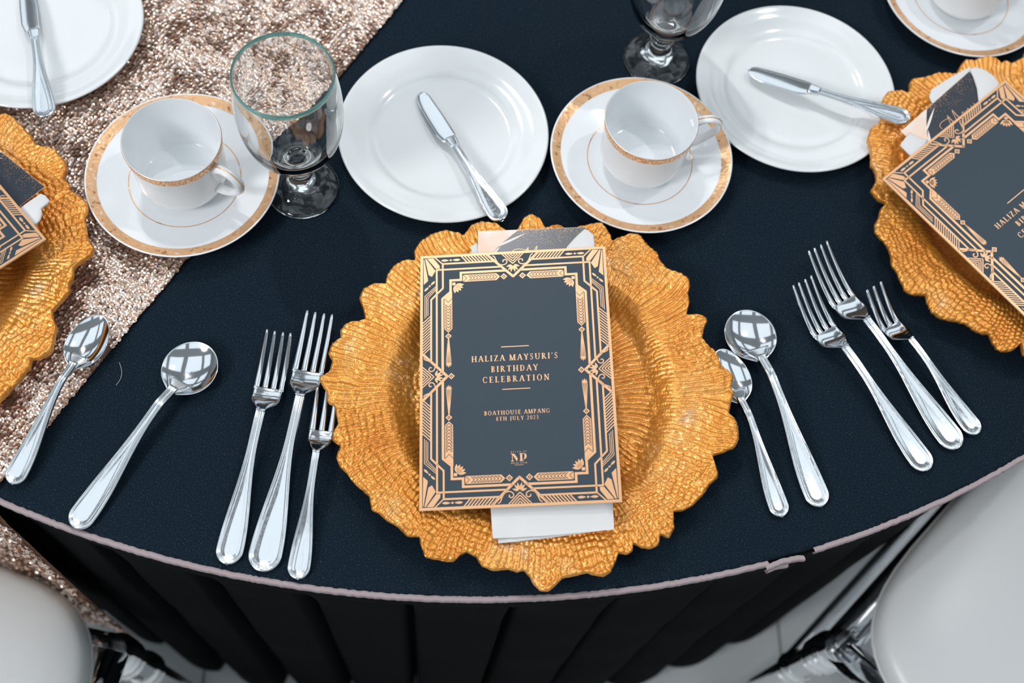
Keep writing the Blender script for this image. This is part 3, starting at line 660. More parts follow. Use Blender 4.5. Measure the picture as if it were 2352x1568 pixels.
# corner fan
A.poly([(-71.5, 102), (-71.2, 79.2), (-67.7, 82.6), (-70.9, 102)]); A.poly([(-70.3, 102.2), (-67.3, 87.6), (-64.7, 86), (-61.9, 91), (-69.3, 102.3)]); A.poly([(-68.6, 102.4), (-61.6, 93.0), (-58.4, 92.8), (-58.6, 95.6), (-63.6, 102.5)])
A.line([(-62.4, 103), (-56.2, 97.0)], 1.0)
A.line([(-14.4, 97.0), (-56.0, 97.0), (-56.0, 75.3), (-65.3, 65.7), (-65.3, 13.0)], 1.45)
A.line([(-8.8, 91.8), (-60.9, 91.8), (-60.9, 8.8)], 1.45)
A.line([(-5.2, 88.2), (-41.6, 88.2), (-41.6, 81.9), (-49.9, 81.9), (-49.9, 71.8), (-56.4, 66.0), (-56.4, 3.2)], 1.9)
# centre V of the top edge, and of the sides
A.line([(-20.6, 103.2), (0, 82.6)], 2.0); A.line([(-72.2, 19.6), (-52.8, 0.0)], 2.0)
A.poly([(-1.42, 83.0), (0, 81.5), (0, 84.5)]); A.poly([(-53.6, 1.3), (-53.6, 0), (-51.6, 0)])
def V_in(T):
    """ornament inside a V; T maps (u along, v inward depth) to card"""
    out = []
    for k in range(4): out.append(('l', [(-8.4 + k * 2.2, 0), (0, 8.8 - k * 2.3)], .85))
    for ang in (-78, -45, -18, 18, 45, 78):
        a = math.radians(ang); out.append(('f', (1.0 * math.sin(a), 9.6 + .9 * math.cos(a)), (5.6 * math.sin(a), 10.6 + 6.0 * math.cos(a) * (.75 if abs(ang) > 60 else 1)), 1.7))
    sc = spline([(-16.2, .9), (-14.6, 1.9), (-13.2, 5.2), (-11.2, 8.4), (-8.2, 9.6), (-5.4, 8.6), (-4.6, 6.4), (-6.0, 4.9), (-7.8, 5.6), (-7.6, 7.1)], 4)
    out.append(('s', sc, .85))
    for o in out:
        if o[0] == 'f': A.leaf(T(*o[1]), T(*o[2]), o[3], *((('y',) if T is Tt else ('x',))))
        else:
            for sg in (1, -1): A.line([T(x * sg, y) for x, y in o[1]], o[2], 'y' if T is Tt else 'x')
Tt = lambda u, v_: (u, 102.9 - v_)
Ts = lambda u, v_: (-71.9 + v_, u)
V_in(Tt); V_in(Ts)
# striped blocks
for k in range(9):
    x = -41.6 + k * 2.55; A.poly([(x, 102.9), (x + 4.7, 97.2), (x + 6.0, 97.2), (x + 1.3, 102.9)])
for k in range(12):
    y = 51.7 - k * 2.45; A.poly([(-66.0, y), (-66.0, y - 1.15), (-71.9, y - 6.8), (-71.9, y - 5.6)])
# double arrows
A.leaf((-57.3, 100.0), (-50.8, 100.0), 2.0); A.leaf((-41.8, 100.0), (-48.4, 100.0), 2.0); A.disc((-49.6, 100.0), .85)
A.leaf((-70.8, 73.4), (-67.1, 77.1), 1.7); A.leaf((-62.3, 81.9), (-65.9, 78.4), 1.7); A.disc((-66.5, 77.75), .8)
for k in range(3):
    o = k * 1.25; A.line([(-61.6, 77.2 - o * 1.2), (-70.3 + o, 69.0 - o * .7), (-70.3 + o, 49.6 + o * 1.0)], .55)
# chevron panels
A.poly([(-40.0, 86.2), (-40.0, 80.1), (-13.4, 80.1), (-10.4, 83.1), (-13.4, 86.2)])
A.line([(-40, 86.2), (-36.9, 83.15), (-40, 80.1)], .4, 'q', 1)
for k in range(9):
    x = -35.6 + k * 2.55
    A.line([(x, 85.6), (x + 2.4, 83.15), (x, 80.7)], .48, 'q', 1)
    if k < 8:
        for s_ in (1, -1): A.line([(x + 1.5, 83.15 + s_ * 2.45), (x + 2.8, 83.15 + s_ * 1.2)], .42, 'q', 1)
A.poly([(-54.9, 66.4), (-54.9, 39.8), (-51.8, 36.6), (-48.7, 39.8), (-48.7, 72.3)])
A.line([(-54.9, 66.0), (-51.8, 62.6), (-48.7, 66.0)], .4, 'q', 1)
for k in range(9):
    y = 61.0 - k * 2.55
    A.line([(-54.3, y), (-51.8, y - 2.4), (-49.3, y)], .48, 'q', 1)
    if k < 8:
        for s_ in (1, -1): A.line([(-51.8 + s_ * 2.5, y - 1.5), (-51.8 + s_ * 1.2, y - 2.8)], .42, 'q', 1)
# diamonds with open centres
for (cx, cy, r) in ((-7.4, 83.0, 2.75), (-51.8, 33.6, 2.6), (-49.8, 0.0, 2.7)):
    mr = 'q' if cy else 'x'
    A.poly([(cx - r, cy), (cx, cy - r), (cx + r, cy), (cx, cy + r)], mr); A.poly([(cx - r * .52, cy), (cx, cy - r * .52), (cx + r * .52, cy), (cx, cy + r * .52)], mr, 1); A.poly([(cx - r * .26, cy), (cx, cy - r * .26), (cx + r * .26, cy), (cx, cy + r * .26)], mr, 2)
# tassels
for k in range(7):
    x = -53.8 + k * .67; A.line([(-51.75 + (k - 3) * .12, 31.2), (x, 11.2)], .34)
for ang in (-75, -40, 0, 40, 75):
    a = math.radians(ang); A.leaf((-51.7 + .3 * math.sin(a), 11.2), (-51.7 + 2.6 * math.sin(a), 10.6 - 3.6 * math.cos(a)), 1.15)
# palmettes in the inner corners
A.poly([(-48.5, 79.9), (-48.5, 77.4), (-46.0, 77.4), (-46.0, 79.9)])
for ang in (2, 24, 46, 68, 89):
    a = math.radians(ang); A.leaf((-46.4 + .6 * math.cos(a), 77.7 - .6 * math.sin(a)), (-46.6 + 7.6 * math.cos(a), 77.9 - 7.6 * math.sin(a)), 2.7)

# --- lettering: small set of drawn roman capitals
T_, t_, S_ = .185, .10, .075
def G(ch):
    p = []
    def q(*a): p.append(list(a))
    def rect(x0, y0, x1, y1): q((x0, y0), (x1, y0), (x1, y1), (x0, y1))
    def dg(x0, y0, x1, y1, w_): q((x0 - w_ / 2, y0), (x0 + w_ / 2, y0), (x1 + w_ / 2, y1), (x1 - w_ / 2, y1)) if y1 > y0 else q((x1 - w_ / 2, y1), (x1 + w_ / 2, y1), (x0 + w_ / 2, y0), (x0 - w_ / 2, y0))
    def ser(x, y, h=.15): rect(x - h, y - (S_ if y > .5 else 0), x + h, y + (0 if y > .5 else S_))
    def stem(x, w_=T_, y0=0, y1=1, s=(1, 1)):
        rect(x - w_ / 2, y0, x + w_ / 2, y1)
        if s[0]: ser(x, y0)
        if s[1]: ser(x, y1)
    def ring(cx, cy, rx, ry, tx, ty, a0=0, a1=360, n=20):
        A_ = np.radians(np.linspace(a0, a1, n + 1))
        for a, c in zip(A_[:-1], A_[1:]): q((cx + rx * math.cos(a), cy + ry * math.sin(a)), (cx + rx * math.cos(c), cy + ry * math.sin(c)), (cx + (rx - tx) * math.cos(c), cy + (ry - ty) * math.sin(c)), (cx + (rx - tx) * math.cos(a), cy + (ry - ty) * math.sin(a)))
    w_ = .7
    if ch == 'H': stem(.17); stem(.69); rect(.17, .47, .69, .53); w_ = .86
    elif ch == 'A': dg(.10, 0, .40, 1, t_); dg(.43, 1, .72, 0, T_); rect(.2, .32, .62, .38); ser(.10, 0, .13); ser(.72, 0, .15); w_ = .82
    elif ch == 'L': stem(.17); rect(.17, 0, .58, S_); q((.53, 0), (.6, 0), (.62, .22), (.57, .22)); w_ = .64
    elif ch == 'I': stem(.18); w_ = .36
    elif ch == 'Z': rect(.08, .94, .64, 1); rect(.06, 0, .66, .06); dg(.14, .02, .57, .98, T_); q((.08, .8), (.12, .8), (.14, 1), (.08, 1)); q((.6, 0), (.66, 0), (.68, .2), (.63, .2)); w_ = .72
    elif ch == 'M': stem(.12, t_, s=(1, 0)); dg(.14, 1, .46, 0, T_); dg(.46, 0, .78, 1, t_); stem(.82, T_, s=(1, 1)); ser(.1, 1, .1); w_ = 1.0
    elif ch == 'Y': dg(.12, 1, .38, .44, T_); dg(.66, 1, .42, .44, t_); stem(.40, T_, 0, .5, (1, 0)); ser(.12, 1, .14); ser(.66, 1, .12); w_ = .76
    elif ch == 'S': ring(.28, .745, .2, .27, .085, .06, 20, 262); ring(.28, .255, .22, .27, .09, .06, -160, 82); q((.2, .60), (.33, .66), (.40, .42), (.25, .36)); q((.44, .78), (.49, .78), (.48, .97), (.45, .97)); q((.05, .22), (.1, .22), (.09, .03), (.06, .03)); w_ = .57
    elif ch == 'U': stem(.17, T_, .3, 1, (0, 1)); stem(.68, t_, .3, 1, (0, 1)); ring(.405, .31, .312, .33, .12, .07, 180, 360); w_ = .84
    elif ch == 'R': stem(.17); ring(.28, .745, .28, .255, .14, .06, -90, 90); rect(.17, .94, .3, 1); rect(.17, .49, .3, .55); dg(.34, .5, .66, 0, T_); ser(.7, 0, .09); w_ = .76
    elif ch == 'P': stem(.17); ring(.28, .735, .28, .265, .14, .06, -90, 90); rect(.17, .94, .3, 1); rect(.17, .47, .3, .53); w_ = .62
    elif ch == 'B': stem(.17); ring(.28, .75, .25, .25, .13, .06, -90, 90); ring(.28, .265, .29, .265, .14, .06, -90, 90); rect(.17, .94, .3, 1); rect(.17, .49, .3, .54); rect(.17, 0, .3, .06); w_ = .64
    elif ch == 'T': stem(.37, s=(1, 0)); rect(.04, .94, .70, 1); q((.04, .78), (.07, .78), (.1, 1), (.04, 1)); q((.64, 1), (.67, .78), (.70, .78), (.70, 1)); w_ = .74
    elif ch == 'D': stem(.17); ring(.30, .5, .42, .5, .15, .06, -90, 90); rect(.17, .94, .31, 1); rect(.17, 0, .31, .06); w_ = .79
    elif ch in 'CG':
        ring(.43, .5, .38, .52, .14, .065, 42, 318); q((.68, .68), (.73, .68), (.72, .98), (.68, .92))
        if ch == 'G': stem(.66, .14, .05, .42, (0, 0)); rect(.55, .38, .78, .43)
        else: q((.68, .2), (.73, .24), (.72, .12), (.66, .1))
        w_ = .78 if ch == 'C' else .84
    elif ch == 'E': stem(.17); rect(.17, .94, .56, 1); rect(.17, 0, .6, .06); rect(.17, .48, .47, .54); q((.51, .8), (.54, .8), (.56, 1), (.5, 1)); q((.54, 0), (.6, 0), (.62, .2), (.58, .2)); q((.43, .4), (.47, .4), (.47, .62), (.43, .62)); w_ = .65
    elif ch == 'O': ring(.43, .5, .39, .52, .15, .065); w_ = .86
    elif ch == 'N': stem(.14, t_, s=(1, 0)); dg(.14, 1, .66, 0, T_); stem(.68, t_, s=(0, 1)); ser(.12, 1, .11); w_ = .82
    elif ch == 'J': stem(.22, T_, .0, 1, (0, 1)); ring(.12, 0, .18, .22, .1, .06, -120, 0); w_ = .40
    elif ch == "'": q((.08, .68), (.12, .68), (.19, 1), (.07, 1)); w_ = .24
    elif ch == '8': ring(.26, .75, .2, .26, .11, .08); ring(.26, .26, .24, .28, .12, .08); w_ = .52
    elif ch == '0': ring(.27, .5, .25, .52, .12, .08); w_ = .54
    elif ch == '2': ring(.25, .72, .21, .3, .12, .08, -20, 165); dg(.08, .04, .42, .64, .1); rect(.05, 0, .48, .1); w_ = .52
    elif ch == '5': rect(.1, .9, .44, 1); rect(.1, .55, .16, 1); ring(.22, .32, .25, .35, .13, .08, -130, 120); w_ = .52
    elif ch == ' ': w_ = .30
    return p, w_
def text(art, s, y, cap, width, xc=0.0):
    adv = [G(c)[1] for c in s]; nat = sum(adv) * cap; sp = (width - nat) / max(len(s) - 1, 1); x = xc - width / 2
    for c, a in zip(s, adv):
        for q in G(c)[0]: art.poly([(x + u * cap, y + v_ * cap) for u, v_ in q], 'n')
        x += a * cap + sp
TX = Art()
text(TX, "HALIZA MAYSURI'S", 10.6, 4.9, 66.5, -.9); text(TX, 'BIRTHDAY', 1.5, 4.9, 36, -1.2); text(TX, 'CELEBRATION', -7.0, 4.9, 51, -.4)
TX.poly([(-11, 21.85), (10.4, 21.85), (10.4, 22.55), (-11, 22.55)], 'n'); TX.poly([(-11, -13.3), (10.4, -13.3), (10.4, -12.6), (-11, -12.6)], 'n')
text(TX, 'BOATHOUSE AMPANG', -33.4, 3.4, 49.6, -.3); text(TX, '8TH JULY 2025', -38.1, 3.1, 32, -.2)
text(TX, 'DECOR BY', -63.6, 1.05, 11.8, .1); text(TX, 'MELUR PUTIH', -72.4, 1.05, 11.8, .1)
for k in range(11): TX.poly([(-3.1 + k * .6, -73.6), (-2.75 + k * .6, -73.6), (-2.75 + k * .6, -73.1), (-3.1 + k * .6, -73.1)], 'n')
for q in ([(-5.3, -64.6), (-3.2, -64.6), (-.75, -68.4), (-1.5, -70.6), (-4.6, -65.4)], [(-5.9, -64.4), (-4.2, -64.4), (-4.2, -64.9), (-5.9, -64.9)], [(-5.05, -65), (-4.55, -65), (-4.55, -69.8), (-5.05, -69.8)], [(-5.75, -69.7), (-3.9, -69.7), (-3.9, -70.5), (-5.75, -70.5)],
          [(1.0, -64.4), (2.6, -64.4), (2.6, -70.0), (1.0, -70.0)], [(.4, -64.4), (1.2, -64.4), (1.2, -64.8), (.4, -64.8)], [(.4, -69.8), (3.4, -69.8), (3.4, -70.5), (.4, -70.5)], [(2.6, -64.4), (4.2, -64.4), (4.2, -64.75), (2.6, -64.75)],
          [(4.0, -64.4), (5.2, -64.9), (5.8, -66.0), (5.8, -67.6), (5.2, -68.6), (4.2, -69.1), (3.4, -68.9), (3.5, -68.4), (4.1, -68.3), (4.2, -67.6), (4.2, -65.2)]): TX.poly(q, 'n')

def event_card(label, mtx):
    c = thing('event_card', label, 'card', (0, 0, 0), 0, 'printed event cards'); c.matrix_world = mtx
    if not hasattr(event_card, 'm'):
        v, f = box(-.074, .074, -.105, .105, -.0006, .0006); n = mesh_obj('card_board', v, f, None, c, False, [M['navy_card'], M['card_edge']], [0, 0, 1, 1, 1, 1])
        bd = A.build('printed_border', [M['foil'], M['navy_card']], n, .00066, .00005); tx = TX.build('printed_lettering', [M['foil'], M['foil']], n, .00066, 0)
        event_card.m = n
    else:
        copy_tree(event_card.m, c)
    return c
def frame3(tl, tr, bl):
    """placement from three corners (world)"""
    x = (tr - tl); x /= np.linalg.norm(x); y = (tl - bl); y = y - x * (y @ x); y /= np.linalg.norm(y); z = np.cross(x, y); c = (tr + bl) / 2
    return Matrix(((x[0], y[0], z[0], c[0]), (x[1], y[1], z[1], c[1]), (x[2], y[2], z[2], c[2]), (0, 0, 0, 1)))
def card_pose(c, rotz, rx=0.0, ry=0.0): return Matrix.Translation(c) @ Matrix.Rotation(rotz, 4, 'Z') @ Matrix.Rotation(ry, 4, 'Y') @ Matrix.Rotation(rx, 4, 'X')
off = np.array([0, 0, TZ])
tl, tr, bl = (np.array(q) + off for q in ((.058, -.630, .0275), (.202, -.604, .0470), (.096, -.837, .0265)))
cm2 = frame3(tl, tr, bl)
a_, b_c = P(2030, 408, .036), P(2304, 188, .0565); th3 = math.atan2(b_c[1] - a_[1], b_c[0] - a_[0])
x3 = np.array([math.cos(th3), math.sin(th3), 0]); y3 = np.array([-x3[1], x3[0], 0])
cen3 = (a_ + b_c) / 2 - y3 * .105; cm3 = card_pose(cen3, th3, 0, -.139)
a1_, b1_ = P(107, 550, .052), P(0, 423, .043); th1 = math.atan2(a1_[1] - b1_[1], a1_[0] - b1_[0])
x1 = np.array([math.cos(th1), math.sin(th1), 0]); y1 = np.array([-x1[1], x1[0], 0])
cen1 = a1_ - x1 * .0735 - y1 * .105; cen1[2] -= .0095
cm1 = card_pose(cen1, th1, 0, -.129)
event_card('navy and rose gold art deco birthday card on the charger between the cutlery trios', cm2)
event_card('navy and rose gold art deco card on the charger on the sequin runner', cm1)
event_card('navy and rose gold art deco card on the charger that touches a bread plate', cm3)

# ------------------------------------------------------------------ napkins and menu cards (built in the frame of the event card lying on them)
def soft_slab(name, outline, ztop, zbot, m, parent, n=28, k=30, rnd=.004):
    """puffy cloth slab over a quad outline (bl, br, tr, tl); ztop(u,v) zbot(u,v) give heights"""
    u = np.linspace(0, 1, n); v_ = np.linspace(0, 1, k); U, V_ = np.meshgrid(u, v_)
    o = np.array(outline, float); XY = ((1 - U) * (1 - V_))[..., None] * o[0] + (U * (1 - V_))[..., None] * o[1] + (U * V_)[..., None] * o[2] + ((1 - U) * V_)[..., None] * o[3]
    W_ = np.linalg.norm(o[1] - o[0]); H_ = np.linalg.norm(o[3] - o[0])
    e = np.minimum.reduce([U * W_, (1 - U) * W_, V_ * H_, (1 - V_) * H_]); k_ = np.sqrt(np.clip(1 - (1 - np.clip(e / rnd, 0, 1)) ** 2, 0, 1))
    zt, zb = ztop(U, V_), zbot(U, V_); mid = (zt + zb) / 2; T = np.dstack([XY, mid + (zt - mid) * k_]); B = np.dstack([XY, mid + (zb - mid) * k_])
    F1 = grid_faces(k, n); F2 = grid_faces(k, n)[:, ::-1] + n * k
    return mesh_obj(name, np.concatenate([T.reshape(-1, 3), B.reshape(-1, 3)]), np.concatenate([F1, F2]), m, parent)
def napkin(label, mtx, quad, thick):
    nk = thing('folded_napkin', label, 'napkin', (0, 0, 0), 0, 'folded white napkins'); nk.matrix_world = mtx
    q = np.array(quad, float); c = q.mean(0)
    wv = lambda U, V_, s: .0010 * (vnoise(U * 5 + s, V_ * 9 + s) - .5)
    zb = lambda V_: -thick + .0125 * (1 - sm(0, .22, V_)) + .0125 * sm(.80, 1, V_)
    zm = lambda U, V_: -.0058 - (thick - .0125) * .62 * (.35 + .65 * sm(0, .3, V_)) + .0008 * np.sin(U * 7 + 1) * (1 - V_) + 0 * U
    soft_slab('folded_body', q, lambda U, V_: -.0052 - .0045 * (1 - sm(0, .11, V_)) + wv(U, V_, 1), lambda U, V_: zm(U, V_) - .0003, M['napkin'], nk, rnd=.0035)
    q2 = q.copy(); q2[0] += (.0035, -.0030); q2[1] += (-.0085, .0005); q2[2] += (-.003, -.003); q2[3] += (.003, -.003)
    soft_slab('lower_fold', q2, lambda U, V_: zm(U, V_) - .0006, lambda U, V_: np.minimum(zb(V_), zm(U, V_) - .003), M['napkin'], nk, rnd=.0035)
    return nk
def settle(nk, charger, mtx):
    """lift the napkin's cloth wherever it would sink into the charger it lies in"""
    from mathutils.bvhtree import BVHTree
    me = charger.data; lz = charger.location; tr_ = BVHTree.FromPolygons([v.co for v in me.vertices], [p.vertices[:] for p in me.polygons]); inv = mtx.inverted()
    for part, low, high in (('lower_fold', .0022, .0040), ('folded_body', .0044, .0062)):
        o = [c for c in nk.children if c.name.startswith(part)][0]; n = len(o.data.vertices) // 2
        for i, v in enumerate(o.data.vertices):
            w_ = mtx @ v.co; hz = -1.0
            for dx, dy in ((0, 0), (.0025, 0), (-.0025, 0), (0, .0025), (0, -.0025)):
                h = tr_.ray_cast(Vector((w_.x - lz.x + dx, w_.y - lz.y + dy, .2)), Vector((0, 0, -1)))[0]
                if h: hz = max(hz, h.z)
            need = hz + lz.z + (high if i < n else low)
            if w_.z < need: w_.z = need; v.co = inv @ w_
        o.data.update()
def menu_card(label, mtx, tl, tr):
    """menu slip tucked in the napkin: cream ground, navy painted area, brush strokes, glitter, script word"""
    tl, tr = np.array(tl), np.array(tr); an = math.atan2(*(tr - tl)[::-1]); mid = (tl + tr) / 2
    mc = thing('menu_card', label, 'card', (0, 0, 0), 0, 'menu cards'); mc.matrix_world = mtx @ Matrix.Translation((mid[0], mid[1], 0)) @ Matrix.Rotation(an, 4, 'Z')
    x0, x1, ytop, ybot, z = -.0435, .0435, 0.0, -.150, -.0038
    W2 = x1 - x0
    v, f = box(x0, x1, ybot, ytop, z - .0004, z); mcb = mesh_obj('card_board', v, f, M['cream_peach'], mc, False)
    X = lambda u: (x0 + u * W2) * 1000
    Y = lambda d: (ytop - d) * 1000
    ar = Art()
    edge = spline([(X(.38), Y(.0002)), (X(.30), Y(.006)), (X(.20), Y(.014)), (X(.13), Y(.022)), (X(.10), Y(.034)), (X(.12), Y(.055)), (X(.20), Y(.09)), (X(.32), Y(.13))], 6)
    ar.poly([tuple(q) for q in edge] + [(X(1) - .05, Y(.13)), (X(1) - .05, Y(.0002))], 'n')
    zz = z + .00008
    mb = MB(); [mb.add([(a * .001, b_ * .001, zz) for a, b_ in q], [tuple(range(len(q)))]) for q, _ in ar.p]
    mb.build('navy_wash', M['menu'], mcb)
    st = Art(); st.leaf((X(.16), Y(.0155)), (X(.45), Y(.0035)), 2.0, 'n'); st.leaf((X(.09), Y(.027)), (X(.21), Y(.0145)), 2.2, 'n'); st.leaf((X(.05), Y(.036)), (X(.11), Y(.027)), 1.4, 'n')
    mb = MB(); [mb.add([(a * .001, b_ * .001, zz + .00006) for a, b_ in q], [tuple(range(len(q)))]) for q, _ in st.p]
    mb.build('brush_strokes', M['cream'], mcb)
    # glitter specks
    rg = random.Random(5); mb = MB()
    for _ in range(420):
        u = .36 + rg.random() * .63; d = (rg.random() ** 2.2) * .017 * (.6 + .4 * u); r = .00011 + rg.random() * .00016; cx, cy = (x0 + u * W2), ytop - .0004 - d; a = rg.random() * 6
        mb.add([(cx + r * math.cos(a + k * 1.571), cy + r * math.sin(a + k * 1.571), zz + .00006) for k in range(4)], [(0, 1, 2, 3)])
    mb.build('glitter', M['foil'], mcb)['kind'] = 'stuff'
    # script word
    sw = Art(); Q = lambda L: [(X(.40) + a * 3.0, Y(.0300) + b_ * 3.0) for a, b_ in L]
    for L, wd in (([(-2.4, 2.6), (-2.2, 3.6), (-1.0, 4.1), (.6, 3.9), (2.0, 3.6)], .45), ([(-1.5, -.6), (-.6, 0), (.4, 1.6), (1.3, 3.4), (1.9, 4.5)], .55), ([(1.9, 4.5), (1.7, 2.4), (1.9, .6), (2.1, .2)], .75), ([(2.1, .2), (2.9, 2.0), (3.8, 4.0), (4.3, 4.8)], .5), ([(4.3, 4.8), (4.0, 2.6), (4.1, .8), (4.6, .1), (5.2, .5)], .75),
                  ([(5.2, .5), (5.9, 1.3), (6.2, 2.0), (5.8, 2.3), (5.4, 1.6), (5.4, .7), (5.9, .1), (6.6, .5)], .5), ([(6.6, .5), (7.0, 2.0), (6.9, .2), (7.3, 1.4), (7.9, 2.1), (8.1, 1.6), (8.0, .6), (8.4, .1), (8.8, .5)], .5), ([(8.8, .5), (9.2, 2.0), (9.1, .7), (9.5, .1), (10.1, .8), (10.4, 2.1), (10.3, .7), (10.7, .1), (11.4, .7)], .5)):
        sw.line(spline(Q(L), 5), wd, 'n')
    mb = MB(); [mb.add([(a * .001, b_ * .001, zz + .00010) for a, b_ in q], [tuple(range(len(q)))]) for q, _ in sw.p]
    mb.build('script_lettering', M['foil'], mcb)
    return mc
M['cream_peach'] = mat('cream_peach_print', (.86, .76, .68), .45)
add_noise(M['cream_peach'], 34, [(.36, (.86, .60, .44)), (.62, (.88, .80, .74))], 2)
# photo points brought onto the plane of a card
def loc(mtx, px, dz=-.003):
    n = np.array(mtx.col[2][:3]); c = np.array(mtx.translation) + n * dz
    d = right * ((px[0] - 1176) / FPX) + up * (-(px[1] - 784) / FPX) + fw; t = ((c - CAM) @ n) / (d @ n)
    q = mtx.inverted() @ Vector(CAM + d * t); return (q.x, q.y)
def flap(parent, mtx, pts, z=-.0036, h=.0020):
    """turned corner of the napkin"""
    p = np.array([loc(mtx, q, z) for q in pts]); c = p.mean(0); n = len(p); V = []
    if np.cross(p[1] - p[0], p[2] - p[1]) < 0: p = p[::-1]
    for s_, dz in ((.99, .0003), (1.0, .0007), (.97, h * .75), (.88, h)): V += [(*(c + (q - c) * s_), z + dz) for q in p]
    V.append((*c, z + h * 1.1)); f = [tuple(q) for q in grid_faces(4, n, True)] + [(3 * n + i, 3 * n + (i + 1) % n, 4 * n) for i in range(n)] + [tuple(range(n))[::-1]]
    return mesh_obj('turned_corner', V, f, M['napkin'], parent)
n2 = napkin('folded white napkin under the card on the charger between the cutlery trios', cm2, [(-.0214, -.1262), (.0672, -.1225), (.0690, .106), (-.0315, .106)], .0285)
settle(n2, ch2, cm2)
menu_card('navy menu slip tucked in the napkin on the charger between the cutlery trios', cm2, loc(cm2, (1097, 530)), loc(cm2, (1345, 520)))
flap(n2, cm2, [(1343, 527), (1352, 530), (1364, 541), (1368, 585), (1290, 590), (1302, 568), (1320, 548)], -.0035)
flap(n2, cm2, [(1083, 566), (1096, 559), (1108, 590), (1082, 600)], -.0070)
n1 = napkin('folded white napkin under the card on the charger on the sequin runner', cm1, [(-.045, -.110), (.045, -.110), (.048, .108), (-.044, .108)], .0285)
settle(n1, ch1, cm1)
menu_card('navy menu slip tucked in the napkin on the charger on the sequin runner', cm1, loc(cm1, (-59, 297)), loc(cm1, (108, 432)))
flap(n1, cm1, [(46, 481), (60, 470), (95, 446), (105, 450), (115, 462), (112, 468), (96, 481), (98, 494), (93, 508), (84, 517), (70, 520)])
n3 = napkin('folded white napkin under the card on the charger that touches a bread plate', cm3, [(-.040, -.110), (.050, -.110), (.062, .108), (-.036, .108)], .0285)
settle(n3, ch3, cm3)
menu_card('navy menu slip tucked in the napkin on the charger that touches a bread plate', cm3, loc(cm3, (2077, 294)), loc(cm3, (2218, 170)))
flap(n3, cm3, [(2133, 224), (2138, 207), (2180, 180), (2228, 154), (2240, 170), (2225, 200), (2150, 260)], -.0075)
flap(n3, cm3, [(2226, 160), (2240, 155), (2262, 162), (2284, 178), (2295, 195), (2285, 225), (2247, 240), (2243, 205), (2235, 180)])
flap(n3, cm3, [(2066, 335), (2087, 306), (2110, 318), (2130, 322), (2120, 345), (2095, 365)], -.0036)

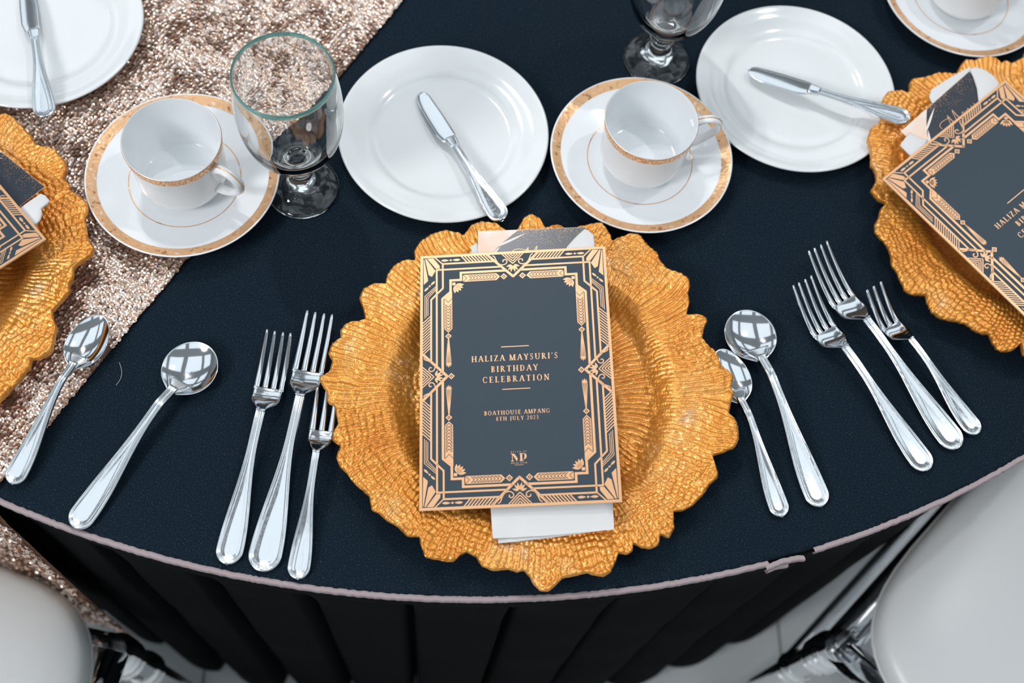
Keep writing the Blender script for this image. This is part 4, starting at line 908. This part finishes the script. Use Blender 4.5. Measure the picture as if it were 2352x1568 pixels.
# ------------------------------------------------------------------ chairs
def make_chair(label, loc, rz):
    """clear turned chair; local +y is the front, origin on the floor under the seat centre"""
    c = thing('clear_chair', label, 'chair', loc, rz, 'clear chairs with white cushions')
    SW, SD, SH = .195, .195, .432
    def ringed(path0, path1, r0, r1, rings):
        p0, p1 = np.array(path0, float), np.array(path1, float); n = 90; t = np.linspace(0, 1, n); r = r0 + (r1 - r0) * t
        for q in rings: r = r + .0055 * np.exp(-((t - q) / .009) ** 2)
        r = r + .0025 * np.sin(t * 9) ** 2 * 0
        return tube(p0[None] + (p1 - p0)[None] * t[:, None], r, 18, upv=(0, 1, 0))
    for sx in (-1, 1):
        v, f = ringed((sx * SW, SD, SH + .012), (sx * (SW + .012), SD + .012, 0), .0165, .0105, (.07, .11, .15, .30, .34)); mesh_obj('leg', v, f, M['acrylic'], c)
        v, f = ringed((sx * (SW - .005), -SD, SH + .01), (sx * (SW + .01), -SD - .05, 0), .0155, .0105, (.09, .13, .3)); mesh_obj('leg', v, f, M['acrylic'], c)
        q = spline([(sx * (SW - .005), -SD, SH), (sx * (SW - .01), -SD - .02, SH + .18), (sx * (SW - .018), -SD - .05, SH + .34), (sx * (SW - .022), -SD - .085, SH + .47)], 8)
        v, f = tube(q, np.linspace(.0150, .0115, len(q)), 14, upv=(1, 0, 0)); mesh_obj('back_post', v, f, M['acrylic'], c)
        for z in (.16, .24): v, f = tube([(sx * (SW + .006), SD, z), (sx * (SW + .006), -SD - .02, z)], .0095, 12); mesh_obj('side_stretcher', v, f, M['acrylic'], c)
    for z in (.15,): v, f = tube([(-SW, SD + .004, z + .06), (SW, SD + .004, z + .06)], .0095, 12); mesh_obj('front_stretcher', v, f, M['acrylic'], c)
    # seat frame as four rounded rails
    for a, b_ in (((-SW, SD), (SW, SD)), ((SW, SD), (SW, -SD)), ((SW, -SD), (-SW, -SD)), ((-SW, -SD), (-SW, SD))):
        v, f = tube([(*a, SH), (*b_, SH)], .017, 16, .019); mesh_obj('seat_rail', v, f, M['acrylic'], c)
    v, f = box(-SW + .012, SW - .012, -SD + .012, SD - .012, SH - .012, SH + .006); mesh_obj('seat_panel', v, f, M['acrylic'], c, False)
    for dz, dy, r in ((.45, -.080, .0125), (.37, -.058, .010), (.13, -.012, .010)): v, f = tube([(-SW + .015, -SD + dy, SH + dz), (SW - .015, -SD + dy, SH + dz)], r, 12); mesh_obj('back_rail', v, f, M['acrylic'], c)
    for k in range(6):
        x = -.125 + k * .05; q = [(x, -SD - .012, SH + .13), (x, -SD - .030, SH + .25), (x, -SD - .058, SH + .37)]; v, f = tube(q, .0070, 10, upv=(1, 0, 0)); mesh_obj('spindle', v, f, M['acrylic'], c)
    # cushion: rounded square pillow
    n = 56; a = np.arange(n) * 2 * PI / n; e = 2 / 4.2
    sq_ = np.stack([np.sign(np.cos(a)) * np.abs(np.cos(a)) ** e, np.sign(np.sin(a)) * np.abs(np.sin(a)) ** e], -1)
    pr = spline([(.001, SH + .018), (.17, SH + .018), (.196, SH + .020), (.207, SH + .026), (.209, SH + .040), (.200, SH + .054), (.165, SH + .064), (.09, SH + .069), (.001, SH + .070)], 5)
    V = np.concatenate([np.column_stack([sq_ * r, np.full(n, z)]) for r, z in pr]); cu = mesh_obj('seat_cushion', V, grid_faces(len(pr), n, True), M['cushion'], c)
    sm_ = [(math.cos(q) , math.sin(q)) for q in a]
    v, f = tube(np.vstack([np.column_stack([sq_ * .2085, np.full(n, SH + .030)]), [[*(sq_[0] * .2085), SH + .030]]]), .0022, 8); mesh_obj('piping', v, f, M['cushion'], cu)
    return c
chr_ = make_chair('clear acrylic chair with white cushion, facing the fanned cutlery trio clear of chargers', (*cR, 0), fR - PI / 2)
chl_ = dup(chr_, (*cL, 0), fL - PI / 2, 'clear acrylic chair with white cushion below the hanging sequin runner')
for o in chl_.children:
    if o.name.startswith('seat_cushion'): o.location = (-.008, .034, 0)          # this cushion has slid forward

# ------------------------------------------------------------------ small bits on the cloth
pth = [P(*q, .0008) for q in ((274, 832), (279, 848), (279, 862), (275, 873), (267, 884))]
v, f = tube(spline(pth, 5), .00013, 6); tag(mesh_obj('lint_thread', v, f, M['napkin']), 'tiny curved white thread on black cloth between teaspoon and soup spoon', 'thread')
